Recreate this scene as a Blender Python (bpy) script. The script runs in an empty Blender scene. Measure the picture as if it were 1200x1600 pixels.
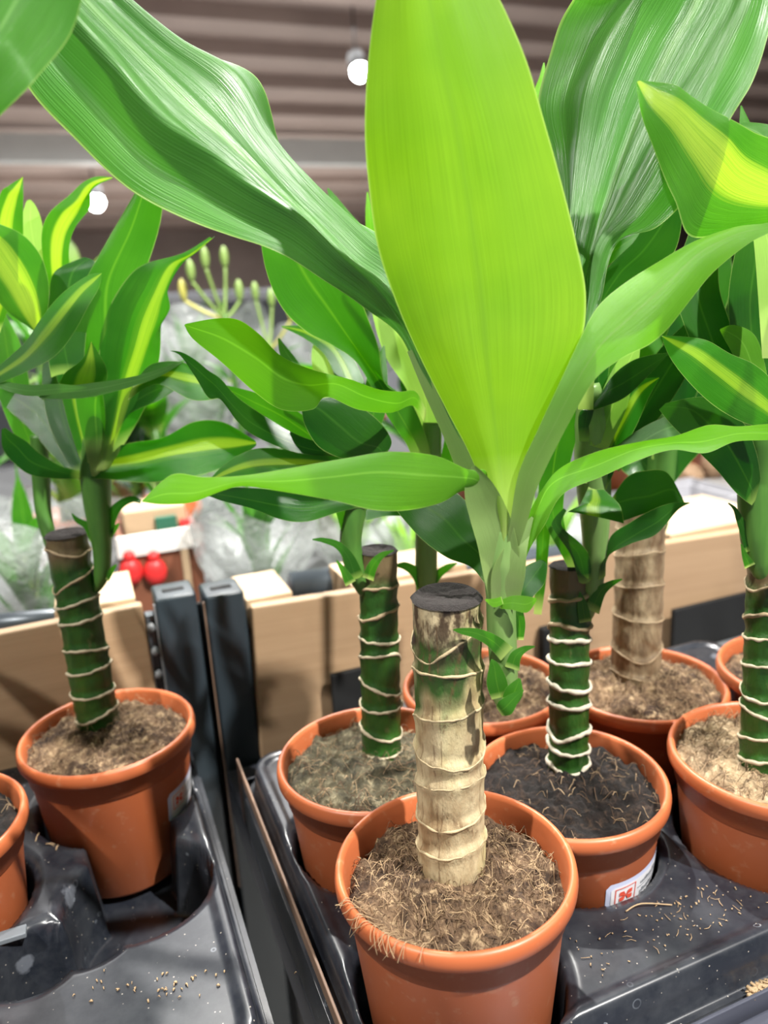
import bpy, bmesh, math, random
from mathutils import Vector, Matrix, noise
random.seed(7)
S = bpy.context.scene
COL = S.collection
PI = math.pi
# ------------------------------------------------------------------ camera
CAM = Vector((0, 0, 1.2)); YAW = math.radians(21); PITCH = math.radians(15); ROLL = .06; FPX = 1202.0
FW = Vector((math.sin(YAW)*math.cos(PITCH), math.cos(YAW)*math.cos(PITCH), -math.sin(PITCH)))
R0 = Vector((math.cos(YAW), -math.sin(YAW), 0)); U0 = R0.cross(FW)
RT = R0*math.cos(ROLL) - U0*math.sin(ROLL); UP = U0*math.cos(ROLL) + R0*math.sin(ROLL)
cd = bpy.data.cameras.new('camera'); cam = bpy.data.objects.new('camera', cd); COL.objects.link(cam)
cam.matrix_world = Matrix(((RT.x, UP.x, -FW.x, CAM.x), (RT.y, UP.y, -FW.y, CAM.y), (RT.z, UP.z, -FW.z, CAM.z), (0, 0, 0, 1)))
cd.sensor_fit = 'VERTICAL'; cd.sensor_height = 36; cd.lens = FPX/1600*36; cd.clip_start = .02; cd.clip_end = 200
cd.dof.use_dof = True; cd.dof.focus_distance = .385; cd.dof.aperture_fstop = 6.5
S.camera = cam
# ------------------------------------------------------------------ world, lights, exposure
w = bpy.data.worlds.new('world'); S.world = w; w.use_nodes = True
bg = w.node_tree.nodes['Background']; bg.inputs[0].default_value = (.90, .95, 1, 1); bg.inputs[1].default_value = .21
S.view_settings.view_transform = 'Standard'; S.view_settings.look = 'None'; S.view_settings.gamma = 1
S.view_settings.use_curve_mapping = False; S.view_settings.exposure = 0.2
def spot(name, loc, tgt, power, size=55, rad=.05, col=(1, .97, .92)):
    l = bpy.data.lights.new(name, 'SPOT'); l.energy = power; l.spot_size = math.radians(size); l.spot_blend = .5
    l.shadow_soft_size = rad; l.color = col
    o = bpy.data.objects.new(name, l); COL.objects.link(o); o.location = loc
    o.rotation_euler = (Vector(tgt)-Vector(loc)).to_track_quat('-Z', 'Y').to_euler(); return o
spot('spot_lamp_behind', (.55, 2.1, 3.7), (.2, .5, .95), 620, 50, .04)
spot('spot_lamp_front', (1.15, -1.15, 3.7), (.2, .5, .95), 900, 50, .035)
spot('spot_lamp_left', (-1.6, -.5, 3.7), (.1, .5, .95), 400, 50, .04)
spot('spot_lamp_store', (1.0, 1.6, 4.2), (1.0, 2.6, .8), 130, 90, .2)
spot('spot_lamp_store_left', (-.5, 2.6, 4.2), (.0, 3.0, .8), 220, 90, .2)
def area(name, loc, tgt, power, sx, sy, col=(1, 1, 1)):
    l = bpy.data.lights.new(name, 'AREA'); l.energy = power; l.shape = 'RECTANGLE'; l.size = sx; l.size_y = sy; l.color = col
    o = bpy.data.objects.new(name, l); COL.objects.link(o); o.location = loc
    o.rotation_euler = (Vector(tgt)-Vector(loc)).to_track_quat('-Z', 'Y').to_euler()
area('hall_fill_light', (1.5, 9, 4.3), (1.5, 9, 0), 600, 5, 9)  # unseen area fill, added to light the closed hall
area('hall_fill_light_far', (4, 20, 4.3), (4, 20, 0), 1500, 10, 8)  # second added fill, for the far end of the hall
# ------------------------------------------------------------------ geometry helpers
def at(x, y, z):   # point seen at photo pixel x,y, at depth z metres
    return CAM + (FW + RT*((x-600)/FPX) - UP*((y-800)/FPX))*z
def onv(x, y, v):  # on the vertical plane Y = v
    d = FW + RT*((x-600)/FPX) - UP*((y-800)/FPX); return CAM + d*(v/d.y)
def onh(x, y, h):
    d = FW + RT*((x-600)/FPX) - UP*((y-800)/FPX); return CAM + d*((h-CAM.z)/d.z)
def link(name, me, m=None, parent=None, smooth=True):
    if m is not None:
        for q in (m if isinstance(m, (list, tuple)) else [m]): me.materials.append(q)
    if parent is not None:
        off = parent.matrix_world.translation if parent.type != 'EMPTY' else parent.location
        org = wloc(parent)
        for v in me.vertices: v.co -= org
    if smooth:
        for p in me.polygons: p.use_smooth = True
    o = bpy.data.objects.new(name, me); COL.objects.link(o)
    if parent is not None: o.parent = parent
    return o
def wloc(o):
    p = Vector(o.location)
    while o.parent: o = o.parent; p += Vector(o.location)
    return p
def obj(name, bm, m=None, parent=None, smooth=True, angle=None):
    bmesh.ops.recalc_face_normals(bm, faces=bm.faces)
    me = bpy.data.meshes.new(name); bm.to_mesh(me); bm.free()
    o = link(name, me, m, parent, smooth)
    if angle: me.set_sharp_from_angle(angle=math.radians(angle))
    return o
def tag(o, label=None, cat=None, group=None, kind=None):
    if label: o['label'] = label
    if cat: o['category'] = cat
    if group: o['group'] = group
    if kind: o['kind'] = kind
    return o
def thing(name, loc, label, cat, group=None):
    o = bpy.data.objects.new(name, None); COL.objects.link(o); o.location = loc; o.empty_display_size = .02
    return tag(o, label, cat, group)
def box(bm, lo, hi, bevel=0, mat=None):
    t = bmesh.new()
    bmesh.ops.create_cube(t, size=1)
    for v in t.verts:
        v.co = Vector([lo[i] + (v.co[i]+.5)*(hi[i]-lo[i]) for i in range(3)])
    if bevel: bmesh.ops.bevel(t, geom=t.edges[:], offset=bevel, segments=3, affect='EDGES', profile=.5)
    if mat is not None:
        for v in t.verts: v.co = mat @ v.co
    me = bpy.data.meshes.new('t'); t.to_mesh(me); t.free(); bm.from_mesh(me); bpy.data.meshes.remove(me)
def crom(P, n):
    out = []
    m = len(P)
    for i in range(m-1):
        p0 = P[max(i-1, 0)]; p1 = P[i]; p2 = P[i+1]; p3 = P[min(i+2, m-1)]
        for k in range(n):
            t = k/n
            out.append(.5*((2*p1) + (p2-p0)*t + (2*p0-5*p1+4*p2-p3)*t*t + (3*p1-p0-3*p2+p3)*t**3))
    out.append(P[-1].copy()); return out
def tube(bm, pts, rad, n=8, cap=True, flat=1.0):
    rings = []
    N = len(pts); prev = None
    for i, p in enumerate(pts):
        d = (pts[min(i+1, N-1)] - pts[max(i-1, 0)]).normalized()
        if prev is None:
            a = d.orthogonal().normalized()
        else:
            a = (prev - d*prev.dot(d)).normalized()
        prev = a; b = d.cross(a)
        r = rad[i] if isinstance(rad, (list, tuple)) else rad
        rings.append([bm.verts.new(p + a*math.cos(k*2*PI/n)*r + b*math.sin(k*2*PI/n)*r*flat) for k in range(n)])
    for i in range(N-1):
        for k in range(n):
            bm.faces.new((rings[i][k], rings[i][(k+1) % n], rings[i+1][(k+1) % n], rings[i+1][k]))
    if cap and n > 2:
        bm.faces.new(rings[0][::-1]); bm.faces.new(rings[-1])
def lathe(bm, prof, c, n=64, tilt=None):
    rings = []
    for r, z in prof:
        rings.append([bm.verts.new(Vector((r*math.cos(k*2*PI/n), r*math.sin(k*2*PI/n), z))) for k in range(n)])
    for i in range(len(prof)-1):
        for k in range(n):
            bm.faces.new((rings[i][k], rings[i][(k+1) % n], rings[i+1][(k+1) % n], rings[i+1][k]))
    M = Matrix.Translation(c) @ (tilt if tilt else Matrix())
    for rr in rings:
        for v in rr: v.co = M @ v.co
    return rings
def fbm(p, s, o=4):
    return noise.fractal(Vector(p)*s, 1.0, 2.1, o, noise_basis='PERLIN_ORIGINAL')
# ------------------------------------------------------------------ materials
class MT:
    def __init__(s, name):
        s.m = bpy.data.materials.new(name); s.m.use_nodes = True; s.t = s.m.node_tree
        s.b = s.t.nodes['Principled BSDF']; s.out = s.t.nodes['Material Output']
    def n(s, ty, **k):
        q = s.t.nodes.new(ty)
        for a, v in k.items():
            if a.startswith('i_'):
                key = a[2:]; key = int(key) if key.isdigit() else key.replace('_', ' ')
                q.inputs[key].default_value = v
            else: setattr(q, a, v)
        return q
    def l(s, a, b): s.t.links.new(a, b)
    def set(s, **k):
        for a, v in k.items(): s.b.inputs[a.replace('_', ' ')].default_value = v
    def math(s, op, a, b=None, c=None, clamp=False):
        q = s.t.nodes.new('ShaderNodeMath'); q.operation = op; q.use_clamp = clamp
        for i, v in enumerate((a, b, c)):
            if v is None: continue
            if isinstance(v, (int, float)): q.inputs[i].default_value = v
            else: s.l(v, q.inputs[i])
        return q.outputs[0]
    def mix(s, f, a, b):
        q = s.t.nodes.new('ShaderNodeMix'); q.data_type = 'RGBA'
        for i, v in ((0, f), (6, a), (7, b)):
            if isinstance(v, (int, float)): q.inputs[i].default_value = v
            elif isinstance(v, tuple): q.inputs[i].default_value = v if len(v) == 4 else v+(1,)
            else: s.l(v, q.inputs[i])
        return q.outputs[2]
    def noise(s, scale, detail=4, vec=None, rough=.5):
        q = s.n('ShaderNodeTexNoise', i_Scale=scale, i_Detail=detail, i_Roughness=rough)
        if vec is not None: s.l(vec, q.inputs['Vector'])
        return q.outputs['Fac']
    def ramp(s, f, a, b):
        q = s.n('ShaderNodeMapRange', i_1=a, i_2=b); s.l(f, q.inputs[0]); return q.outputs[0]
    def obco(s, scale=(1, 1, 1), rot=(0, 0, 0)):
        c = s.n('ShaderNodeTexCoord'); m = s.n('ShaderNodeMapping'); m.inputs['Scale'].default_value = scale; m.inputs['Rotation'].default_value = rot
        s.l(c.outputs['Object'], m.inputs[0]); return m.outputs[0]
    def uv(s, scale=(1, 1, 1)):
        c = s.n('ShaderNodeTexCoord'); m = s.n('ShaderNodeMapping'); m.inputs['Scale'].default_value = scale
        s.l(c.outputs['UV'], m.inputs[0]); return m.outputs[0], c.outputs['UV']
    def bump(s, h, strength=.3, dist=.001):
        q = s.n('ShaderNodeBump', i_Strength=strength, i_Distance=dist); s.l(h, q.inputs['Height']); s.l(q.outputs[0], s.b.inputs['Normal']); return q
    def col(s, c): s.l(c, s.b.inputs['Base Color'])
def simple(name, c, rough=.5, metal=0, var=.12, scale=20, bump=0, **k):
    M = MT(name); f = M.noise(scale, 4, M.obco())
    d = tuple(x*(1-var) for x in c); u = tuple(min(1, x*(1+var)) for x in c)
    M.col(M.mix(f, d, u)); M.set(Roughness=rough, Metallic=metal)
    if bump: M.bump(M.noise(scale*6, 5, M.obco()), bump, .001)
    for a, v in k.items(): M.b.inputs[a.replace('_', ' ')].default_value = v
    return M.m
def leafmat(name, base, base2, stripe=None, sw=.22, midrib=None, petiole=(.42, .55, .16), pet=.14, trans=.4, rough=.33, tcol=None, vein=.5, spec=.5):
    M = MT(name)
    vec, uv = M.uv((26, .8, 1))
    sep = M.n('ShaderNodeSeparateXYZ'); M.l(uv, sep.inputs[0])
    x = M.math('ABSOLUTE', M.math('SUBTRACT', M.math('MULTIPLY', sep.outputs[0], 2), 1))   # 0 at the midrib, 1 at the edge
    s = sep.outputs[1]
    fine = M.noise(5, 3, vec)
    big = M.noise(14, 3, M.obco())
    c = M.mix(M.ramp(big, .35, .65), base, base2)
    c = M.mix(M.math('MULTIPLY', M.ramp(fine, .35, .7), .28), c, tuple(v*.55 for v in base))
    if stripe:
        v2, _ = M.uv((16, .15, 1)); n2 = M.noise(3, 2, v2)
        e = M.math('ADD', x, M.math('MULTIPLY', M.math('SUBTRACT', n2, .5), .45))
        f = M.ramp(e, sw+.12, sw-.08)
        c = M.mix(f, c, stripe)
        f3 = M.math('MULTIPLY', M.ramp(M.noise(7, 1, v2), .5, .6), .35)
        c = M.mix(M.math('MULTIPLY', f, f3), c, base2)
    if midrib: c = M.mix(M.math('MULTIPLY', M.ramp(x, .07, .0), .6), c, midrib)
    c = M.mix(M.math('MULTIPLY', M.ramp(x, .975, 1.0), .6), c, (.40, .55, .16))
    c = M.mix(M.math('MULTIPLY', M.ramp(s, pet, pet*.25), .85), c, petiole)
    M.col(c); M.set(Roughness=rough); M.b.inputs['Specular IOR Level'].default_value = spec
    vs, _ = M.uv((60, .5, 1))
    M.bump(M.math('ADD', M.noise(3, 2, vs), M.math('MULTIPLY', fine, 1.0)), vein, .0006)
    tr = M.n('ShaderNodeBsdfTranslucent')
    hs = M.n('ShaderNodeHueSaturation', i_Saturation=1.12, i_Value=1.7); M.l(c, hs.inputs['Color'])
    if tcol:
        q = M.t.nodes.new('ShaderNodeMix'); q.data_type = 'RGBA'; q.blend_type = 'MULTIPLY'; q.inputs[0].default_value = 1
        M.l(hs.outputs[0], q.inputs[6]); q.inputs[7].default_value = tcol+(1,); M.l(q.outputs[2], tr.inputs[0])
    else: M.l(hs.outputs[0], tr.inputs[0])
    mx = M.n('ShaderNodeMixShader', i_0=trans); M.l(M.b.outputs[0], mx.inputs[1]); M.l(tr.outputs[0], mx.inputs[2])
    M.l(mx.outputs[0], M.out.inputs[0]); return M.m
LF = {
 'arch': leafmat('arching_leaf', (.085, .27, .015), (.13, .34, .022), midrib=(.16, .30, .06), trans=.45, rough=.48, vein=.3, pet=.42, petiole=(.20, .27, .10), spec=.35),
 'sheath': leafmat('leaf_sheath', (.15, .25, .07), (.20, .30, .09), trans=.25, rough=.5, vein=.3, pet=.3, petiole=(.25, .34, .13), spec=.35),
 'bright': leafmat('bright_leaf', (.13, .27, .026), (.185, .335, .036), midrib=(.12, .24, .03), trans=.55, rough=.42, vein=.35, pet=.17, petiole=(.40, .52, .15)),
 'lime': leafmat('lime_leaf', (.085, .29, .010), (.13, .36, .017), midrib=(.22, .5, .06), trans=.42, rough=.42, vein=.25, pet=.08),
 'sheen': leafmat('glossy_leaf', (.055, .19, .03), (.085, .26, .04), midrib=(.2, .4, .12), trans=.3, rough=.36, vein=.6, spec=.9, pet=.1, petiole=(.2, .36, .07)),
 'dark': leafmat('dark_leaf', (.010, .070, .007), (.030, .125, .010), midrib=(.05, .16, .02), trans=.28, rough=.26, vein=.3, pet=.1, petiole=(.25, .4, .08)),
 'mid': leafmat('green_leaf', (.028, .14, .009), (.055, .21, .015), midrib=(.12, .3, .03), trans=.38, rough=.3, vein=.3, pet=.15),
 'stripe': leafmat('striped_leaf', (.02, .13, .008), (.045, .2, .012), stripe=(.22, .38, .035), sw=.2, trans=.38, rough=.3, vein=.35, pet=.1),
 'stripew': leafmat('broad_striped_leaf', (.035, .17, .01), (.08, .28, .015), stripe=(.34, .50, .05), sw=.36, trans=.42, rough=.32, vein=.35, pet=.05),
 'pale': leafmat('pale_young_leaf', (.22, .42, .08), (.32, .52, .12), midrib=(.4, .58, .15), trans=.45, rough=.4, vein=.3, pet=.2),
}
STEM = MT('stem'); f_ = STEM.noise(6, 4, STEM.obco((30, 30, 5)))
STEM.col(STEM.mix(f_, (.03, .11, .015), (.10, .24, .04))); STEM.set(Roughness=.42); STEM = STEM.m
STEMP = MT('pale_stem'); f_ = STEMP.noise(6, 4, STEMP.obco((40, 40, 6)))
STEMP.col(STEMP.mix(f_, (.10, .21, .045), (.20, .31, .10))); STEMP.set(Roughness=.42); STEMP = STEMP.m
def trunkmat(name, woody):
    M = MT(name); vec, uv = M.uv((5, 3, 1)); sep = M.n('ShaderNodeSeparateXYZ'); M.l(uv, sep.inputs[0]); v = sep.outputs[1]
    oc = M.obco((60, 60, 22)); n1 = M.noise(1, 5, oc, .65); n2 = M.noise(3.2, 5, oc, .7)
    if woody == 1:
        c = M.mix(M.ramp(n1, .38, .62), (.33, .23, .12), (.62, .52, .32))
        c = M.mix(M.math('MULTIPLY', M.ramp(n2, .55, .72), .55), c, (.16, .10, .05))
        c = M.mix(M.math('MULTIPLY', M.ramp(M.noise(.55, 2, oc), .5, .62), .5), c, (.60, .55, .24))
        vb = M.math('ADD', v, M.math('MULTIPLY', M.math('SUBTRACT', n1, .5), .22))
        g = M.math('MULTIPLY', M.ramp(vb, .62, .67), M.ramp(vb, .93, .88))
        side = M.noise(2.3, 1, M.obco((28, 28, 10)))
        c = M.mix(M.math('MULTIPLY', g, M.ramp(side, .42, .54)), c, (.035, .10, .015))
        c = M.mix(M.math('MULTIPLY', M.ramp(v, .66, .95), M.ramp(n2, .42, .56)), c, (.07, .045, .025))
        bl = M.n('ShaderNodeTexVoronoi', i_Scale=1.0); bv, _ = M.uv((6, 9, 1)); M.l(bv, bl.inputs['Vector'])
        c = M.mix(M.math('MULTIPLY', M.ramp(bl.outputs['Distance'], .30, .16), M.ramp(v, .70, .76)), c, (.03, .018, .012))
        c = M.mix(M.ramp(v, .05, .0), c, (.50, .50, .20))
    elif woody == 2:
        c = M.mix(M.ramp(n1, .35, .65), (.15, .095, .05), (.36, .28, .17))
        c = M.mix(M.math('MULTIPLY', M.ramp(n2, .45, .65), .6), c, (.09, .055, .03))
    else:
        c = M.mix(M.ramp(n1, .3, .7), (.008, .038, .005), (.025, .095, .010))
        c = M.mix(M.math('MULTIPLY', M.ramp(n2, .62, .75), .5), c, (.16, .13, .06))
        vb = M.math('ADD', v, M.math('MULTIPLY', M.math('SUBTRACT', n1, .5), .15))
        c = M.mix(M.math('MULTIPLY', M.ramp(vb, .84, .92), .9), c, (.13, .085, .045))
        c = M.mix(M.ramp(v, .06, .0), c, (.12, .25, .03))
    # thin lengthwise cracks
    vor = M.n('ShaderNodeTexVoronoi', feature='DISTANCE_TO_EDGE', i_Scale=1.0); vv, _ = M.uv((7, .9, 1)); M.l(vv, vor.inputs['Vector'])
    if woody: c = M.mix(M.math('MULTIPLY', M.math('MULTIPLY', M.ramp(vor.outputs[0], .022, .0), M.ramp(n2, .45, .5)), .7), c, (.13, .07, .03))
    M.col(c); M.set(Roughness=.55 if woody else .38)
    M.bump(M.math('ADD', n1, n2), .6, .0015); return M.m
TR = [trunkmat('green_trunk', 0), trunkmat('woody_trunk', 1), trunkmat('brown_trunk', 2)]
CUT = simple('cut_top', (.018, .014, .013), .95, 0, .7, 260, 1.0)
SCARP = simple('pale_leaf_scar', (.46, .39, .27), .7, 0, .3, 150, .3)
SCARW = simple('bark_coloured_leaf_scar', (.46, .36, .21), .75, 0, .4, 150, .3)
SCARK = simple('white_leaf_scar', (.52, .47, .37), .7, 0, .3, 150, .3)
SCARB = simple('tan_leaf_scar', (.34, .25, .15), .75, 0, .35, 150, .3)
def potmat():
    M = MT('terracotta_plastic'); n = M.noise(9, 5, M.obco()); n2 = M.noise(160, 3, M.obco())
    c = M.mix(n, (.40, .10, .034), (.50, .138, .050))
    c = M.mix(M.math('MULTIPLY', M.ramp(n2, .62, .8), .35), c, (.6, .4, .25))
    M.col(c); M.set(Roughness=.42); M.bump(n, .1, .001); return M.m
POT = potmat()
def soilmat(name, a, b, c3, sc=160):
    M = MT(name); n = M.noise(sc, 8, M.obco(), .75); n2 = M.noise(sc*.25, 4, M.obco(), .6)
    c = M.mix(M.ramp(n2, .35, .65), a, b); c = M.mix(M.ramp(n, .53, .63), c, c3); c = M.mix(M.math('MULTIPLY', M.ramp(n, .47, .38), .7), c, tuple(q*.35 for q in a))  # low spots darkened: crevice shade put into the colour
    M.col(c); M.set(Roughness=.95); M.bump(n, 1.0, .003); return M.m
SOIL = {'coir': soilmat('coir_soil', (.05, .027, .015), (.24, .15, .082), (.46, .33, .19)),
        'dark': soilmat('dark_peat', (.005, .003, .002), (.014, .008, .006), (.05, .03, .018)),  # dark peat, its colour darkened further for the shade it lies in
        'moss': soilmat('mossy_coir', (.045, .040, .022), (.14, .12, .07), (.30, .26, .16)),
        'dry': soilmat('dry_coir', (.22, .15, .085), (.42, .31, .18), (.6, .47, .3))}
FIB = [simple('coir_fibre_tan', (.36, .25, .14), .8, 0, .3, 60), simple('coir_fibre_brown', (.13, .08, .045), .85, 0, .3, 60)]
def traymat():
    M = MT('tray_plastic'); oc = M.obco()
    c = M.mix(M.noise(12, 4, oc), (.008, .010, .015), (.016, .019, .026))
    vor = M.n('ShaderNodeTexVoronoi', i_Scale=95.0, i_Randomness=1.0); M.l(oc, vor.inputs['Vector'])
    d = vor.outputs['Distance']; sel = M.n('ShaderNodeSeparateColor'); M.l(vor.outputs['Color'], sel.inputs[0])
    ring = M.math('MULTIPLY', M.ramp(M.math('ABSOLUTE', M.math('SUBTRACT', d, M.math('MULTIPLY', sel.outputs[1], .24))), .05, .01), M.ramp(sel.outputs[0], .62, .66))
    patch = M.ramp(M.noise(25, 2, oc), .45, .6)
    c = M.mix(M.math('MULTIPLY', M.math('MULTIPLY', ring, patch), .6), c, (.25, .28, .32))
    v2 = M.n('ShaderNodeTexVoronoi', i_Scale=420.0); M.l(oc, v2.inputs['Vector']); s2 = M.n('ShaderNodeSeparateColor'); M.l(v2.outputs['Color'], s2.inputs[0])
    spk = M.math('MULTIPLY', M.ramp(v2.outputs['Distance'], .22, .12), M.ramp(s2.outputs[0], .88, .9))
    c = M.mix(M.math('MULTIPLY', spk, .6), c, (.5, .45, .38))
    v3 = M.n('ShaderNodeTexVoronoi', i_Scale=38.0); M.l(oc, v3.inputs['Vector']); s3 = M.n('ShaderNodeSeparateColor'); M.l(v3.outputs['Color'], s3.inputs[0])
    blot = M.math('MULTIPLY', M.ramp(M.math('ADD', v3.outputs['Distance'], M.math('MULTIPLY', M.noise(130, 3, oc), .25)), .42, .36), M.ramp(s3.outputs[0], .84, .86))
    c = M.mix(M.math('MULTIPLY', blot, .4), c, (.22, .24, .28))
    dust = M.math('MULTIPLY', M.ramp(M.noise(40, 6, oc, .7), .4, .75), .14)
    c = M.mix(dust, c, (.20, .21, .22))
    M.col(c); M.set(Roughness=.3); M.bump(M.noise(30, 2, oc), .03, .002)
    M.b.inputs['Coat Weight'].default_value = .25; M.b.inputs['Coat Roughness'].default_value = .15
    return M.m
TRAY = traymat()
POST = simple('post_plastic', (.022, .032, .040), .38, 0, .2, 8)
RAIL = simple('rail_metal', (.07, .085, .10), .35, .3, .15, 10)
BLACK = simple('black_plastic', (.003, .0035, .004), .8, 0, .2, 30)
GREYP = simple('grey_plastic', (.20, .21, .22), .5, 0, .12, 30)
TABLE = simple('table_top_grey', (.07, .075, .10), .35, .2, .15, 15)
def woodmat(name, a, b, sc=(2, 30, 60)):
    M = MT(name); oc = M.obco(sc); n = M.noise(1.4, 6, oc, .6); n2 = M.noise(5, 6, M.obco((3, 80, 160)), .6)
    M.col(M.mix(M.math('ADD', M.math('MULTIPLY', n, .6), M.math('MULTIPLY', n2, .4)), a, b)); M.set(Roughness=.55); M.bump(n2, .15, .001); return M.m
WOOD = woodmat('oak_board', (.26, .155, .08), (.50, .345, .21))
WOODL = woodmat('pale_oak', (.40, .28, .17), (.60, .44, .28))
TAN = simple('tan_edge', (.20, .125, .085), .6, 0, .15, 40)
# ------------------------------------------------------------------ the store shell
def struct(name, lo, hi, m, bevel=0):
    b = bmesh.new(); box(b, lo, hi, bevel); return tag(obj(name, b, m, smooth=False), kind='structure')
FLOOR = simple('store_floor', (.5, .49, .47), .4, 0, .1, 3)
CEIL = simple('ceiling_brown', (.40, .31, .27), .75, 0, .12, 1.5)
WALL = simple('store_wall', (.34, .27, .24), .8, 0, .25, .8)
struct('floor', (-14, -3, -.1), (34, 34, 0), FLOOR)
struct('ceiling', (-14, -3, 4.62), (34, 34, 4.8), CEIL)
struct('wall_back', (-14, 34, 0), (34, 34.2, 4.7), WALL)
struct('wall_left', (-14.2, -3, 0), (-14, 34, 4.7), WALL)
struct('wall_right', (34, -3, 0), (34.2, 34, 4.7), WALL)
bs = [5.6, 6.6, 7.6, 8.7, 9.8, 11, 12.4, 14, 18.5, 21, 24, 27, 30]
for y in bs:
    b = bmesh.new(); box(b, (-13.9, y, 4.44), (33.9, y+.42, 4.63), .01)
    tag(obj('ceiling_beam', b, CEIL, smooth=False), kind='structure')
DUCT = simple('duct_white', (.62, .64, .62), .5, 0, .1, 2)
b = bmesh.new(); box(b, (-13.9, 16.0, 4.02), (33.9, 16.3, 4.5), .02)
tag(obj('trim_1', b, DUCT, smooth=False), kind='structure')
def emis(name, c, s):
    M = MT(name); M.b.inputs['Emission Color'].default_value = c+(1,); M.b.inputs['Emission Strength'].default_value = s; M.b.inputs['Base Color'].default_value = c+(1,); return M.m
LAMP = emis('lamp_glow', (1, .98, .94), 60)
HOUS = simple('lamp_housing', (.05, .05, .05), .5)
def lamp(px, py, v, r, label):
    p = onv(px, py, v)
    t = thing('ceiling_spotlight', p, label, 'lamp', 'ceiling spotlights')
    b = bmesh.new(); bmesh.ops.create_uvsphere(b, u_segments=20, v_segments=12, radius=r, matrix=Matrix.Translation(p)); obj('bulb', b, LAMP, t)
    b = bmesh.new(); tube(b, [p+Vector((0, r*.2, r*.3)), p+Vector((0, r*1.2, r*2.0))], [r*1.15, r*.9], 20); obj('housing', b, HOUS, t)
    b = bmesh.new(); tube(b, [p+Vector((0, r*1.1, r*1.9)), Vector((p.x, p.y+r*1.1, 4.62))], r*.12, 8); obj('hanging_rod', b, HOUS, t)
lamp(562, 112, 9.2, .10, 'bright ceiling spotlight just left of the tall upright leaf')
lamp(150, 316, 20, .18, 'small distant ceiling spotlight above the left plants')
# ------------------------------------------------------------------ pots
RIM = .0615
PROF = [(0, .0), (.0445, .0), (.047, .003), (.0551, .083), (.0556, .0848), (.0567, .0858), (.0580, .0985), (.0603, .0985), (.0615, .1000), (.0618, .1035), (.0612, .1070), (.0597, .1088), (.0580, .1083), (.0570, .1060), (.0560, .100), (.054, .083), (.0515, .05), (0, .05)]
PH = .1088
def make_pot(parent, c, rim, k=1.0, tilt=None, seed=0):
    b = bmesh.new(); lathe(b, [(r*k, z*k - PH*k) for r, z in PROF], Vector((c[0], c[1], rim)), 96, tilt)
    o = obj('pot', b, POT, parent)
    return o
def make_soil(parent, c, rim, kind, k=1.0, drop=.012, fibres=250, seed=1, hump=.004, flen=1.0):
    rnd = random.Random(seed); R = .0562*k; b = bmesh.new(); nr, na = (80, 190) if fibres > 600 else (50, 120); base = rim - drop
    def H(x, y):
        r = math.hypot(x, y)/R
        return base + hump*(1-r*r) + .0046*fbm((x, y, seed*3.1), 48, 4) + .0034*fbm((x+3, y, seed), 150, 4) + .0016*abs(fbm((x, y+5, seed), 330, 2)) - .002*max(0, r-.9)*10
    cv = b.verts.new((c[0], c[1], H(0, 0))); prev = None
    for i in range(1, nr+1):
        ring = []
        for a in range(na):
            t = a*2*PI/na; r = R*i/nr; x, y = r*math.cos(t), r*math.sin(t); ring.append(b.verts.new((c[0]+x, c[1]+y, H(x, y))))
        for a in range(na):
            if prev: b.faces.new((prev[a], prev[(a+1) % na], ring[(a+1) % na], ring[a]))
            else: b.faces.new((cv, ring[a], ring[(a+1) % na]))
        prev = ring
    s = obj('soil', b, SOIL[kind], parent)
    if fibres:
        b = bmesh.new()
        for i in range(fibres):
            t = rnd.uniform(0, 2*PI); r = R*math.sqrt(rnd.random())*.97; x, y = r*math.cos(t), r*math.sin(t)
            L = rnd.uniform(.003, .009)*flen*(1.7 if rnd.random() < .12 else 1); a = rnd.uniform(0, 2*PI); cu = rnd.uniform(-.35, .35); p = Vector((x, y, 0)); pts = []
            lift = rnd.uniform(0, .004) if rnd.random() < .85 else rnd.uniform(.003, .008)
            for q in range(5):
                pp = p; rr = math.hypot(pp.x, pp.y)
                if rr > R*1.0: pp = pp*(R/rr)
                pts.append(Vector((c[0]+pp.x, c[1]+pp.y, H(pp.x, pp.y) + .0006 + lift*math.sin(q/4*PI*rnd.uniform(.6, 1)))))
                a += cu*.25; p = p + Vector((math.cos(a), math.sin(a), 0))*L/4
            n0 = len(b.faces); tube(b, pts, rnd.uniform(.00008, .00026), 3, False); b.faces.ensure_lookup_table()
            mi = 0 if rnd.random() < .45 else 1
            for f in b.faces[n0:]: f.material_index = mi
        tag(obj('soil_fibres', b, FIB if kind != 'dark' else FIB[::-1], parent), kind='stuff')
    return s, H
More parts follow.
